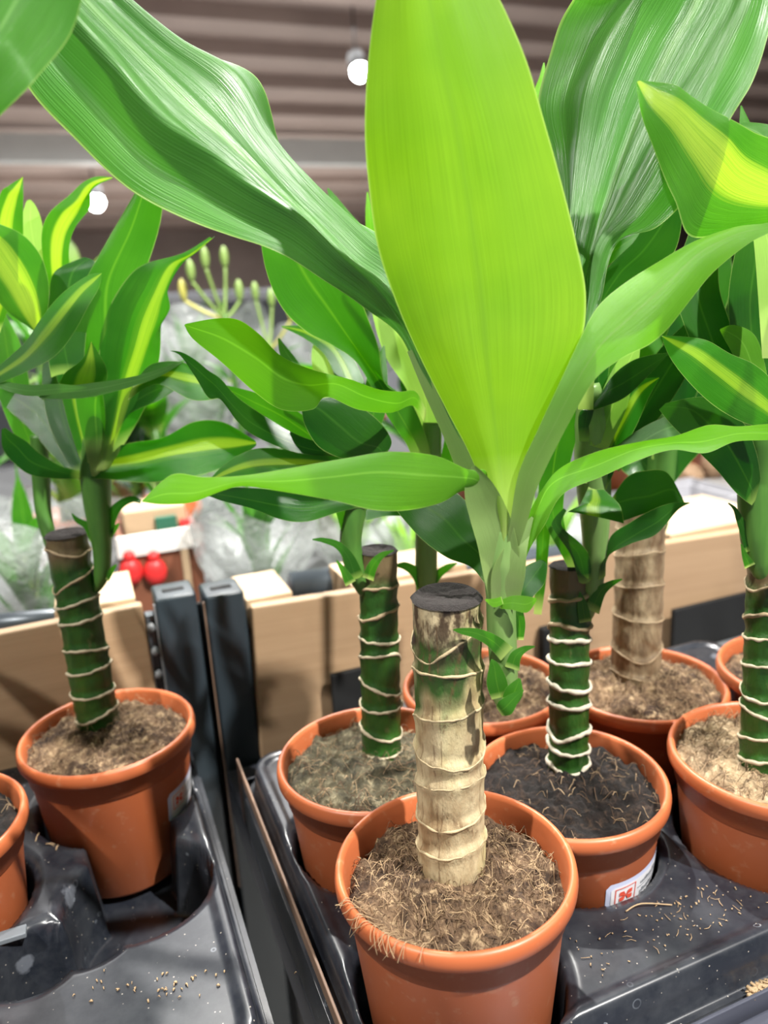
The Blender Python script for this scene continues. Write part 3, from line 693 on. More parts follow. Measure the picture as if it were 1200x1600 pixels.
leaf(P, [(766, 925, 768, 915, 772, 890, .353), (738, 888, 752, 870, 762, 845, .358), (700, 872, 722, 842, 745, 815, .362), (665, 848, 695, 812, 730, 785, .366), (638, 820, 665, 792, 700, 762, .37), (615, 790, 640, 770, 665, 750, .373), (600, 755, 612, 748, 622, 742, .376), (590, 728, 590, 728, 590, 728, .378)],
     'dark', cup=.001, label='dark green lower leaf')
leaf(P, [(812, 905, 808, 890, 806, 860, .352), (826, 862, 822, 845, 818, 820, .351), (850, 822, 842, 790, 846, 766, .348), (880, 772, 868, 752, 878, 730, .348), (940, 745, 930, 728, 935, 705, .35), (1000, 718, 995, 702, 1000, 690, .352), (1050, 703, 1052, 692, 1055, 681, .354), (1102, 708, 1098, 690, 1108, 664, .356), (1150, 690, 1152, 678, 1155, 666, .358), (1210, 686, 1212, 676, 1215, 662, .36), (1270, 668, 1270, 668, 1270, 668, .363)],
     'lime', wave=.0012, cup=.001, label='narrow green leaf lying out to the right')
strip(P, [(786, 945, 20, .345), (784, 895, 29, .340), (777, 848, 31, .337), (764, 805, 30, .336), (750, 768, 25, .333), (742, 742, 14, .331), (740, 728, 3, .330)], 'sheath', name='leaf_sheath', cup=.003)
strip(P, [(786, 860, 14, .347), (762, 800, 20, .346), (735, 735, 20, .347), (708, 672, 18, .349), (676, 605, 16, .352), (645, 545, 10, .356)], 'sheath', name='leaf_sheath', cup=.002)
strip(P, [(788, 950, 20, .344), (794, 900, 26, .339), (806, 860, 18, .338), (820, 830, 9, .340), (832, 808, 2, .342)], 'sheath', name='leaf_sheath', cup=.002)
# small leaflets on the shoot
strip(P, [(780, 945, 6, .343), (800, 942, 11, .340), (822, 944, 13, .338), (838, 936, 2, .337)], 'lime', name='leaflet')
strip(P, [(785, 938, 6, .342), (772, 942, 7, .340), (758, 937, 1, .339)], 'lime', name='leaflet')
strip(P, [(806, 950, 12, .35), (816, 925, 18, .351), (834, 900, 20, .353), (848, 880, 8, .354), (850, 876, 1, .354)], 'dark', name='leaflet')
strip(P, [(812, 1000, 6, .352), (812, 975, 9, .35), (806, 950, 10, .348)], 'mid', name='leaflet')
strip(P, [(792, 1022, 14, .345), (770, 1002, 11, .342), (745, 990, 8, .340), (722, 986, 5, .339), (708, 984, 1, .338)], 'mid', name='leaflet')
strip(P, [(800, 1045, 12, .345), (806, 1025, 9, .344), (820, 1014, 5, .344), (836, 1010, 1, .343)], 'mid', name='leaflet')
strip(P, [(782, 1090, 14, .345), (776, 1065, 16, .343), (772, 1040, 8, .342), (768, 1030, 1, .342)], 'mid', name='leaflet')
strip(P, [(795, 1098, 12, .344), (804, 1080, 14, .343), (812, 1060, 2, .343)], 'mid', name='leaflet')
strip(P, [(780, 1112, 8, .343), (790, 1105, 14, .341), (806, 1088, 7, .341), (818, 1078, 1, .341)], 'mid', name='leaflet')
# ------------------------------------------------------------------ slender plant behind
P = PL['behind']
stem(P, [(672, 1060, 15, .545), (668, 1000, 16, .538), (666, 900, 17, .525), (667, 820, 18, .515), (670, 740, 20, .507), (674, 660, 14, .50)], STEMP, 'shoot')
strip(P, [(664, 915, 14, .522), (650, 895, 9, .52), (632, 884, 6, .517), (614, 884, 1, .515)], 'dark', name='leaflet')
strip(P, [(672, 912, 10, .522), (684, 898, 7, .522), (700, 886, 5, .52), (714, 880, 1, .52)], 'mid', name='leaflet')
leaf(P, [(645, 790, 665, 790, 685, 790, .505), (650, 705, 668, 700, 690, 690, .50), (640, 620, 662, 610, 686, 600, .497), (604, 560, 632, 540, 655, 520, .494), (584, 500, 604, 490, 620, 480, .49), (575, 430, 585, 425, 600, 420, .488), (575, 380, 575, 380, 575, 380, .486)], 'pale', label='pale upright leaf')
leaf(P, [(652, 770, 665, 765, 678, 750, .492), (640, 705, 652, 700, 668, 690, .486), (600, 642, 612, 628, 640, 625, .48), (560, 570, 570, 562, 602, 600, .474), (520, 540, 540, 520, 592, 545, .468), (478, 518, 512, 480, 576, 500, .463), (440, 480, 480, 435, 550, 440, .458), (415, 420, 450, 380, 510, 390, .453), (405, 350, 425, 335, 450, 340, .448), (405, 300, 405, 300, 405, 300, .445)],
     'mid', cup=.001, label='green leaf seen from below')
leaf(P, [(662, 660, 664, 652, 666, 640, .47), (645, 634, 648, 622, 650, 612, .45), (612, 645, 618, 630, 625, 612, .43), (560, 640, 572, 620, 590, 608, .42), (510, 620, 525, 600, 545, 592, .415), (488, 640, 480, 602, 490, 578, .412), (440, 640, 440, 590, 440, 556, .41), (395, 610, 400, 560, 405, 522, .408), (345, 565, 350, 530, 372, 500, .406), (302, 530, 310, 515, 335, 498, .404), (288, 508, 288, 508, 290, 506, .402)],
     'lime', wave=.001, cup=.001, label='wavy bright green leaf')
strip(P, [(690, 780, 12, .51), (700, 740, 16, .508), (712, 690, 18, .505), (720, 640, 16, .50)], 'mid')
# ------------------------------------------------------------------ plant behind on the left of the front one
strip(P, [(612, 440, 10, .50), (575, 380, 10, .495), (540, 335, 7, .49), (520, 308, 5, .487), (512, 294, 1, .485)], 'sheen')
strip(P, [(600, 480, 12, .51), (585, 400, 10, .505), (578, 340, 7, .50), (574, 300, 1, .498)], 'lime')
P = PL['cleft']
stem(P, [(584, 935, 7, .490), (570, 920, 13, .488), (556, 890, 16, .484), (548, 850, 17, .479), (552, 810, 18, .474), (562, 760, 18, .469), (574, 700, 12, .463)], STEM, 'shoot')
strip(P, [(556, 905, 14, .475), (545, 872, 9, .472), (528, 852, 6, .47), (505, 844, 4, .468), (488, 843, 1, .467)], 'dark', name='leaflet')
strip(P, [(548, 912, 9, .474), (536, 890, 5, .473), (526, 876, 1, .472)], 'mid', name='leaflet')
strip(P, [(575, 905, 9, .47), (582, 885, 8, .468), (596, 868, 5, .467), (615, 860, 1, .466)], 'mid', name='leaflet')
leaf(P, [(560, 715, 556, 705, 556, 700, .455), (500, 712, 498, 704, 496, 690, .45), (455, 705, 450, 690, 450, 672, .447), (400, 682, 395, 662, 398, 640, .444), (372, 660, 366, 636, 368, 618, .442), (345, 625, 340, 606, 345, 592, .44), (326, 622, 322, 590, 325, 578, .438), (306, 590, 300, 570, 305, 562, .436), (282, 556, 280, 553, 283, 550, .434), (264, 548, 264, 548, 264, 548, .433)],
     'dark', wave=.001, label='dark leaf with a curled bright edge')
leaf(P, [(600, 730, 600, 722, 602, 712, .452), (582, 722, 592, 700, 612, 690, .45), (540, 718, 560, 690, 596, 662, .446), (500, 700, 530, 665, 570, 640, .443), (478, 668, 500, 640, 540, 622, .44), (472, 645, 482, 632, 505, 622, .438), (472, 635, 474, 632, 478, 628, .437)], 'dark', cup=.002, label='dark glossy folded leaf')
leaf(P, [(580, 745, 580, 735, 580, 728, .462), (520, 740, 515, 725, 515, 708, .458), (460, 745, 455, 722, 455, 702, .456), (400, 748, 395, 725, 395, 702, .454), (350, 755, 345, 742, 348, 728, .452), (315, 765, 315, 765, 315, 765, .45)], 'stripe', cup=.001)
leaf(P, [(575, 790, 572, 780, 570, 770, .466), (530, 800, 525, 785, 525, 770, .462), (480, 815, 478, 795, 480, 770, .458), (440, 812, 435, 790, 435, 765, .455), (395, 795, 385, 780, 385, 762, .452), (345, 782, 340, 772, 345, 762, .45), (310, 768, 310, 768, 310, 768, .448)], 'dark', cup=.001, wave=.001)
leaf(P, [(560, 700, 552, 695, 548, 690, .47), (520, 650, 512, 640, 500, 640, .472), (490, 600, 478, 590, 468, 595, .474), (462, 560, 450, 555, 440, 560, .476), (438, 530, 436, 528, 434, 530, .478)], 'sheen', cup=.001)
strip(P, [(560, 700, 10, .48), (540, 650, 18, .485), (520, 600, 24, .49), (508, 550, 22, .492), (500, 510, 1, .494)], 'pale')
strip(P, [(565, 700, 10, .478), (560, 640, 18, .482), (545, 590, 20, .486), (520, 545, 16, .49), (480, 520, 10, .492), (440, 510, 1, .494)], 'stripe')
strip(P, [(572, 690, 10, .476), (585, 640, 18, .478), (590, 590, 16, .48), (600, 540, 1, .482)], 'mid')
strip(P, [(555, 720, 10, .468), (500, 690, 16, .466), (440, 650, 20, .464), (390, 625, 14, .462), (340, 600, 1, .46)], 'mid', face=.008)
strip(P, [(560, 800, 16, .474), (600, 785, 22, .478), (640, 790, 16, .48), (680, 800, 1, .484)], 'dark')
strip(P, [(552, 850, 14, .478), (540, 810, 12, .47), (528, 780, 12, .465), (500, 760, 10, .46)], 'mid')
# ------------------------------------------------------------------ left plant
P = PL['left']
stem(P, [(148, 922, 7, .556), (158, 900, 12, .553), (160, 865, 14, .549), (156, 825, 17, .544), (152, 785, 21, .54), (150, 740, 24, .535), (150, 690, 20, .528), (150, 640, 12, .52)], STEM, 'shoot')
strip(P, [(166, 838, 10, .545), (172, 810, 10, .542), (186, 790, 7, .538), (206, 780, 5, .534), (220, 784, 3, .532)], 'dark', name='leaflet')
strip(P, [(148, 842, 9, .545), (136, 822, 6, .542), (120, 812, 4, .54), (112, 802, 1, .539)], 'dark', name='leaflet')
strip(P, [(165, 905, 6, .55), (175, 890, 4, .548), (182, 882, 1, .547)], 'mid', name='leaflet')
strip(P, [(170, 838, 5, .545), (180, 825, 4, .544), (186, 818, 1, .543)], 'mid', name='leaflet')
stem(P, [(92, 900, 8, .56), (80, 850, 10, .565), (68, 800, 12, .566), (64, 740, 14, .562), (60, 680, 12, .556)], STEM, 'shoot')
leaf(P, [(120, 750, 128, 742, 138, 735, .53), (160, 748, 160, 727, 155, 706, .522), (220, 754, 215, 716, 205, 692, .515), (268, 751, 262, 705, 255, 684, .51), (322, 740, 318, 695, 302, 659, .506), (365, 722, 362, 692, 350, 660, .502), (400, 697, 400, 692, 398, 688, .498)], 'stripe', cup=.002, wave=.001, label='dark leaf with a yellow green stripe')
leaf(P, [(125, 748, 125, 742, 126, 736, .53), (90, 748, 88, 736, 95, 728, .524), (48, 742, 50, 722, 62, 708, .518), (20, 722, 28, 700, 42, 690, .514), (4, 700, 12, 685, 22, 678, .51), (2, 672, 4, 670, 8, 668, .508)], 'dark', cup=.001)
leaf(P, [(140, 740, 150, 745, 162, 740, .525), (132, 690, 152, 690, 172, 680, .52), (120, 640, 150, 630, 182, 610, .514), (112, 590, 160, 570, 190, 540, .508), (105, 540, 165, 510, 205, 480, .502), (120, 470, 170, 440, 232, 410, .496), (165, 380, 205, 360, 250, 345, .49), (205, 310, 225, 300, 255, 290, .484), (245, 240, 245, 240, 245, 240, .478)],
     'mid', cup=.002, wave=.002, label='broad upright green leaf')
leaf(P, [(150, 735, 162, 735, 172, 730, .522), (165, 660, 185, 660, 225, 640, .514), (158, 590, 205, 590, 248, 565, .508), (155, 535, 222, 540, 252, 505, .502), (165, 490, 235, 500, 266, 482, .498), (195, 440, 250, 460, 263, 445, .494), (228, 412, 272, 415, 284, 412, .49), (285, 396, 302, 395, 310, 392, .486), (328, 370, 332, 372, 336, 368, .482)],
     'stripe', cup=.002, wave=.0015, label='wavy striped leaf leaning to the right')
leaf(P, [(90, 520, 100, 520, 112, 515, .51), (78, 460, 92, 460, 110, 440, .505), (66, 400, 88, 410, 108, 390, .50), (66, 360, 92, 368, 118, 356, .497), (80, 330, 108, 335, 140, 325, .494), (108, 305, 125, 315, 142, 298, .491), (128, 286, 140, 292, 155, 288, .488), (150, 276, 158, 282, 164, 284, .486), (176, 277, 176, 277, 176, 279, .484)],
     'stripew', wave=.001, label='light wavy leaf with a yellow stripe')
leaf(P, [(-30, 520, -15, 520, 0, 520, .505), (-30, 440, 5, 430, 35, 420, .50), (-15, 360, 8, 350, 36, 370, .496), (0, 305, 18, 312, 37, 322, .493), (14, 290, 26, 296, 36, 300, .491), (36, 276, 36, 276, 36, 278, .49)], 'stripew', wave=.001)
leaf(P, [(60, 520, 62, 528, 66, 520, .495), (15, 490, 52, 492, 76, 470, .49), (-15, 455, 34, 450, 74, 430, .486), (-40, 420, 8, 408, 58, 390, .482), (-60, 380, -20, 372, 20, 358, .478), (-90, 340, -80, 335, -70, 330, .474)], 'stripew', cup=.001, label='dark leaf with a broad yellow stripe')
leaf(P, [(-80, 660, -60, 640, -50, 620, .475), (-20, 610, -15, 595, -10, 580, .47), (40, 582, 38, 558, 35, 538, .467), (85, 556, 72, 520, 62, 500, .464), (118, 516, 100, 485, 92, 465, .461), (138, 480, 125, 455, 118, 442, .458), (154, 450, 145, 438, 138, 430, .456), (159, 427, 159, 427, 158, 426, .455)], 'stripe', wave=.001, label='diagonal leaf with a yellow green stripe')
leaf(P, [(80, 590, 110, 585, 130, 600, .50), (72, 530, 100, 530, 135, 520, .50), (76, 470, 105, 470, 150, 460, .50), (85, 425, 115, 425, 160, 425, .50), (130, 402, 140, 404, 150, 410, .50)], 'dark', cup=.001)
leaf(P, [(48, 460, 58, 460, 70, 460, .512), (40, 400, 55, 400, 68, 400, .51), (34, 350, 48, 350, 66, 350, .508), (40, 318, 48, 318, 56, 322, .506), (47, 312, 47, 312, 47, 312, .505)], 'pale')
leaf(P, [(92, 600, 130, 604, 165, 598, .485), (102, 582, 135, 585, 168, 585, .483), (128, 562, 140, 565, 162, 565, .48), (142, 534, 143, 534, 144, 536, .478)], 'stripew')
leaf(P, [(150, 620, 150, 612, 150, 604, .49), (62, 622, 62, 615, 62, 608, .482), (130, 622, 132, 610, 130, 600, .478), (200, 606, 200, 597, 200, 590, .474), (250, 588, 250, 582, 250, 576, .47), (292, 562, 292, 562, 292, 560, .467)], 'sheen')
leaf(P, [(-20, 600, -20, 596, -20, 590, .47), (40, 618, 40, 610, 40, 601, .468), (90, 615, 90, 608, 92, 600, .466), (136, 606, 136, 606, 136, 605, .464)], 'sheen')
leaf(P, [(200, 625, 205, 610, 210, 600, .48), (245, 600, 245, 585, 235, 570, .474), (300, 625, 290, 590, 280, 565, .468), (345, 622, 330, 600, 310, 580, .464), (365, 618, 362, 614, 360, 610, .46)], 'stripe')
leaf(P, [(160, 715, 168, 712, 176, 700, .52), (182, 672, 188, 655, 186, 625, .515), (205, 645, 215, 625, 200, 600, .51), (250, 625, 255, 605, 240, 590, .505), (290, 598, 290, 596, 290, 594, .50)], 'dark')
strip(P, [(130, 740, 12, .535), (110, 690, 20, .54), (95, 640, 24, .545), (85, 580, 20, .55), (80, 520, 2, .555)], 'dark')
strip(P, [(125, 740, 12, .54), (90, 690, 20, .548), (60, 650, 24, .555), (20, 620, 20, .56), (-20, 600, 2, .565)], 'dark')
strip(P, [(140, 730, 10, .53), (125, 660, 18, .53), (112, 600, 20, .53), (95, 540, 22, .53), (60, 480, 18, .53), (20, 440, 2, .53)], 'stripe')
strip(P, [(60, 720, 12, .56), (35, 660, 20, .56), (20, 600, 26, .56), (10, 540, 22, .56), (0, 480, 2, .56)], 'mid')
# plant beyond the left edge: one leaf close to the lens
P = PL['farL']
make_trunk(P, Vector((-.130, .474, .893)), Vector((-.142, .478, 1.035)), .0145, .0135, 0, rings([.15, .3, .45, .6, .75, .9], 26, .03), 9)
b = bmesh.new(); tube(b, crom([Vector((-.150, .470, 1.00)), Vector((-.158, .468, 1.03)), Vector((-.158, .470, 1.09)), Vector((-.156, .472, 1.13))], 6), [.004]*4+[.009]*10+[.007]*5, 16); obj('shoot', b, STEM, P)
P = PL['nearL']
make_trunk(P, Vector((-.140, .340, .893)), Vector((-.143, .342, 1.035)), .0145, .0135, 0, rings([.15, .3, .45, .6, .75, .9], 25, .03), 8)
b = bmesh.new(); tube(b, crom([Vector((-.133, .352, 1.00)), Vector((-.122, .358, 1.03)), Vector((-.120, .356, 1.09)), Vector((-.121, .350, 1.14))], 6), [.004]*4+[.009]*10+[.007]*5, 16); obj('shoot', b, STEM, P)
def prow(p, hw):
    q = Vector(p)-CAM; z = q.dot(FW); x, y = 600+FPX*q.dot(RT)/z, 800-FPX*q.dot(UP)/z; return (x-hw, y+hw*.4, x, y, x+hw, y-hw*.4, z)
leaf(P, [prow((-.121, .352, 1.10), 16), prow((-.118, .346, 1.15), 16), prow((-.105, .335, 1.21), 30), (-260, 380, -215, 350, -140, 310, .285, .003, .003), (-110, 160, -50, 110, 22, 160, .262, .005, .005), (-70, 60, 0, 40, 62, 118, .258, .006, .006), (-20, -50, 45, -40, 112, 52, .254, .006, .006), (40, -120, 90, -110, 130, -30, .25, .004, .004), (120, -170, 120, -170, 120, -170, .247)],
     'sheen', ripple=.0008, label='blurred leaf in the top left corner')
# ------------------------------------------------------------------ plant in dark peat, right of the front one
P = PL['right2']
stem(P, [(905, 975, 8, .490), (915, 958, 13, .488), (924, 920, 17, .483), (929, 870, 18, .478), (930, 820, 22, .473), (928, 770, 26, .468), (926, 720, 28, .463), (924, 660, 28, .457), (920, 600, 16, .45)], STEMP, 'shoot')
strip(P, [(925, 955, 12, .478), (938, 925, 9, .476), (955, 912, 5, .474), (972, 905, 1, .473)], 'mid', name='leaflet')
strip(P, [(915, 972, 10, .478), (910, 945, 8, .476), (906, 925, 1, .475)], 'mid', name='leaflet')
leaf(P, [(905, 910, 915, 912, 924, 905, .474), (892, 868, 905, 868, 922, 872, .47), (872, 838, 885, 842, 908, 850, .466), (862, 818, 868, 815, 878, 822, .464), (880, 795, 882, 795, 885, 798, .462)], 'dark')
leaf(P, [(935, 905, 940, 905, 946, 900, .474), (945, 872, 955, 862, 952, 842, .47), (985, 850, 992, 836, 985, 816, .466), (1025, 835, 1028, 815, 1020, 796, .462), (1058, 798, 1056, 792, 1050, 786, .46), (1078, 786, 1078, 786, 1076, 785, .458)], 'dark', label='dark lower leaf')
leaf(P, [(945, 800, 950, 790, 955, 780, .475), (965, 815, 985, 780, 980, 745, .474), (1000, 805, 1015, 775, 1010, 735, .472), (1045, 790, 1050, 765, 1042, 738, .47), (1070, 786, 1068, 782, 1065, 775, .468)], 'dark')
leaf(P, [(920, 760, 928, 762, 938, 760, .458), (905, 790, 930, 780, 965, 785, .452), (890, 798, 925, 790, 972, 800, .448), (888, 800, 925, 806, 975, 818, .445)], 'stripe')
strip(P, [(905, 900, 10, .478), (885, 860, 10, .474), (868, 820, 14, .47), (862, 770, 20, .466), (870, 700, 26, .46), (890, 640, 22, .454), (915, 590, 2, .45)], 'mid')
strip(P, [(930, 760, 18, .458), (950, 700, 24, .455), (975, 650, 24, .452), (1000, 610, 18, .45), (1030, 590, 1, .448)], 'stripe')
leaf(P, [(905, 690, 912, 690, 920, 690, .45), (905, 645, 920, 640, 930, 635, .445), (930, 640, 945, 615, 955, 590, .44), (975, 622, 980, 595, 985, 565, .436), (1010, 590, 1015, 572, 1015, 555, .432), (1045, 553, 1045, 553, 1045, 551, .43)], 'dark', label='dark leaf with a glossy edge')
leaf(P, [(945, 720, 950, 710, 955, 705, .45), (985, 725, 985, 700, 985, 680, .446), (1030, 705, 1035, 672, 1030, 655, .442), (1080, 695, 1082, 660, 1080, 640, .438), (1118, 690, 1118, 665, 1112, 655, .435)], 'sheen')
leaf(P, [(925, 700, 932, 695, 940, 690, .455), (920, 600, 935, 590, 950, 590, .45), (918, 500, 935, 490, 965, 490, .445), (935, 440, 965, 430, 1005, 440, .44), (970, 395, 1005, 390, 1050, 400, .435), (1010, 350, 1040, 340, 1065, 350, .43), (1060, 290, 1062, 290, 1065, 290, .425)], 'dark', cup=.002, label='dark leaf between the two front leaves on the right')
strip(P, [(915, 640, 12, .44), (916, 540, 14, .436), (918, 470, 14, .432), (930, 420, 14, .43), (955, 395, 12, .428), (985, 375, 6, .426), (1000, 362, 1, .425)], 'mid')
strip(P, [(955, 730, 14, .46), (1000, 650, 26, .46), (1030, 600, 30, .46), (1060, 550, 26, .46), (1080, 500, 2, .46)], 'dark')
strip(P, [(930, 720, 20, .47), (960, 620, 34, .475), (1000, 520, 40, .48), (1030, 430, 34, .485), (1040, 350, 2, .49)], 'mid')
strip(P, [(935, 700, 14, .45), (955, 640, 22, .448), (968, 600, 20, .446), (985, 560, 14, .444), (1000, 530, 1, .442)], 'pale')
strip(P, [(840, 960, 6, .49), (845, 900, 9, .488), (848, 850, 10, .485), (850, 800, 12, .48), (846, 760, 4, .478)], 'mid')
# back plant crown
P = PL['back']
stem(P, [(1010, 860, 12, .575), (1022, 820, 20, .57), (1030, 760, 22, .565), (1035, 700, 22, .56), (1035, 640, 16, .55)], STEM, 'shoot')
for q in [[(1030, 760, 16, .56), (1060, 700, 30, .56), (1090, 660, 34, .56), (1130, 620, 28, .56), (1170, 600, 2, .56)], [(1030, 760, 16, .56), (1010, 690, 30, .565), (985, 620, 34, .57), (950, 560, 30, .575), (920, 520, 2, .58)],
          [(1035, 720, 16, .555), (1050, 620, 34, .55), (1080, 520, 40, .545), (1110, 430, 34, .54), (1130, 350, 2, .535)], [(1030, 700, 16, .555), (1025, 600, 34, .555), (1010, 500, 38, .56), (990, 400, 30, .565), (975, 330, 2, .57)],
          [(1035, 780, 14, .56), (1010, 730, 30, .562), (980, 700, 28, .565), (940, 680, 2, .57)]]:
    strip(P, q, "dark", wave=.002)
# right foreground plant crown
P = PL['R']
stem(P, [(1196, 905, 10, .444), (1186, 880, 18, .442), (1180, 840, 22, .438), (1178, 790, 24, .434), (1180, 740, 26, .43), (1186, 690, 28, .425), (1195, 630, 20, .42)], STEM, 'shoot')
strip(P, [(1175, 860, 12, .435), (1166, 835, 9, .433), (1156, 812, 6, .431), (1148, 795, 3, .43), (1138, 786, 1, .429)], 'dark', name='leaflet')
strip(P, [(1172, 885, 9, .436), (1164, 868, 5, .434), (1158, 850, 1, .433)], 'mid', name='leaflet')
leaf(P, [(1175, 790, 1182, 780, 1190, 775, .425), (1150, 770, 1165, 745, 1185, 720, .418), (1120, 735, 1140, 700, 1168, 670, .412), (1085, 700, 1115, 670, 1140, 640, .408), (1050, 665, 1080, 640, 1100, 620, .404), (1030, 640, 1035, 635, 1040, 630, .40)], 'dark')
leaf(P, [(1240, 690, 1240, 680, 1240, 660, .40), (1195, 672, 1200, 640, 1210, 600, .395), (1150, 655, 1160, 610, 1180, 570, .39), (1108, 628, 1122, 580, 1140, 552, .386), (1070, 590, 1085, 552, 1105, 532, .383), (1045, 555, 1055, 536, 1070, 526, .381), (1034, 526, 1034, 525, 1036, 524, .38)], 'stripe', cup=.002, label='striped leaf pointing left at mid height')
leaf(P, [(1240, 340, 1240, 310, 1245, 270, .372), (1185, 352, 1195, 300, 1222, 225, .366), (1120, 368, 1150, 280, 1172, 208, .36), (1070, 368, 1122, 250, 1130, 180, .354), (1055, 310, 1088, 215, 1092, 152, .348), (1032, 250, 1056, 180, 1060, 138, .344), (1003, 190, 1020, 152, 1030, 130, .340), (993, 130, 997, 127, 1005, 125, .338)],
     'stripew', cup=.002, wave=.002, label='leaf with a broad yellow stripe pointing to the upper left')
strip(P, [(1200, 640, 16, .42), (1180, 560, 30, .418), (1172, 480, 34, .416), (1180, 410, 34, .414), (1195, 330, 26, .412), (1210, 270, 2, .41)], 'dark')
strip(P, [(1190, 680, 14, .425), (1140, 600, 28, .428), (1110, 520, 34, .43), (1090, 450, 34, .432), (1100, 370, 24, .434), (1120, 310, 2, .436)], 'dark', cup=.001)
strip(P, [(1195, 640, 12, .42), (1175, 570, 20, .418), (1160, 535, 22, .416), (1140, 520, 14, .414), (1125, 515, 1, .413)], 'lime')
strip(P, [(1205, 560, 14, .40), (1205, 440, 22, .396), (1200, 380, 22, .394), (1185, 330, 14, .392), (1172, 310, 1, .391)], 'pale')
strip(P, [(1215, 420, 14, .43), (1195, 320, 20, .43), (1175, 250, 18, .43), (1165, 200, 10, .43), (1158, 165, 1, .43)], 'mid')
strip(P, [(1240, 320, 10, .41), (1215, 250, 22, .408), (1195, 215, 22, .406), (1165, 198, 8, .404), (1155, 195, 1, .403)], 'sheen')
strip(P, [(1190, 720, 14, .43), (1215, 640, 30, .43), (1225, 560, 34, .43), (1210, 480, 24, .43), (1195, 440, 2, .43)], 'mid')
P = PL['back']
strip(P, [(850, 560, 10, .50), (845, 400, 14, .49), (842, 250, 14, .48), (842, 160, 11, .475), (848, 120, 5, .473), (850, 98, 1, .472)], 'lime')
# ------------------------------------------------------------------ things behind the boards
BENCH = simple('bench_grey', (.10, .105, .11), .6, 0, .15, 6)
b = bmesh.new(); box(b, (-.55, .80, .60), (2.4, 2.6, .78), .004); tag(obj('store_bench', b, BENCH, smooth=False), 'low grey display bench carrying the wrapped bouquets behind the boards', 'bench')
def plastic():
    M = MT('clear_plastic'); n = M.noise(9, 5, M.obco(), .6)
    M.set(Roughness=.12); M.col((.9, .93, .93, 1)) if False else None
    M.b.inputs['Base Color'].default_value = (.55, .58, .58, 1); M.bump(n, 1.0, .03)
    tr = M.n('ShaderNodeBsdfTransparent'); mx = M.n('ShaderNodeMixShader'); M.l(M.ramp(n, .3, .7), mx.inputs[0]); mr = M.math('ADD', M.math('MULTIPLY', M.ramp(n, .35, .65), .55), .25); M.l(mr, mx.inputs[0])
    M.l(tr.outputs[0], mx.inputs[1]); M.l(M.b.outputs[0], mx.inputs[2]); M.l(mx.outputs[0], M.out.inputs[0]); return M.m
PLAS = plastic()
def wleaf(b, uvl, base, az, L, w, up, droop, n=9, W=4):
    d = Vector((math.cos(az), math.sin(az), 0)); s = Vector((-d.y, d.x, 0)); V = []; p = Vector(base); el = up
    for i in range(n+1):
        t = i/n; hw = w*math.sin(min(1, t*1.15+.08)*PI)**.8 if t < .92 else w*.35*(1-t)/.08
        hw = max(hw, .0004)
        nn = Vector((-d.x*math.sin(el), -d.y*math.sin(el), math.cos(el)))
        V.append([b.verts.new(p + s*(hw*q) + nn*(abs(q)*hw*.35)) for q in [-1+2*j/W for j in range(W+1)]])
        p = p + (d*math.cos(el)+Vector((0, 0, math.sin(el))))*L/n; el -= droop/n
    for i in range(n):
        for j in range(W):
            f = b.faces.new((V[i][j], V[i][j+1], V[i+1][j+1], V[i+1][j]))
            for lp, (a, c) in zip(f.loops, ((j, i), (j+1, i), (j+1, i+1), (j, i+1))): lp[uvl].uv = (a/W, c/n)
def bgplant(loc, h, n, L, w, seed, mat, label, pot=True, cat='plant', name='leafy_plant', group='background plants'):
    r = random.Random(seed); t = thing(name, loc, label, cat, group); o = Vector(loc)
    if pot:
        b = bmesh.new(); lathe(b, [(0, 0), (.045, 0), (.058, .10), (.062, .10), (.062, .115), (.055, .112), (.05, .10), (0, .10)], o, 32); obj('pot', b, POT, t)
    b = bmesh.new(); tube(b, [o+Vector((0, 0, .02)), o+Vector((.004, 0, h*.6)), o+Vector((0, .004, h))], [.011, .009, .006], 10); obj('stem', b, STEM, t)
    b = bmesh.new(); uvl = b.loops.layers.uv.new('UVMap')
    for i in range(n):
        z = h*(.35+.65*i/n); wleaf(b, uvl, o+Vector((0, 0, z)), i*2.4+r.uniform(-.5, .5), L*r.uniform(.7, 1.15), w*r.uniform(.7, 1.1), r.uniform(.5, 1.2)+.4*i/n, r.uniform(.5, 1.8))
    me = bpy.data.meshes.new('foliage'); b.to_mesh(me); b.free(); link('foliage', me, LF[mat], t)
    return t
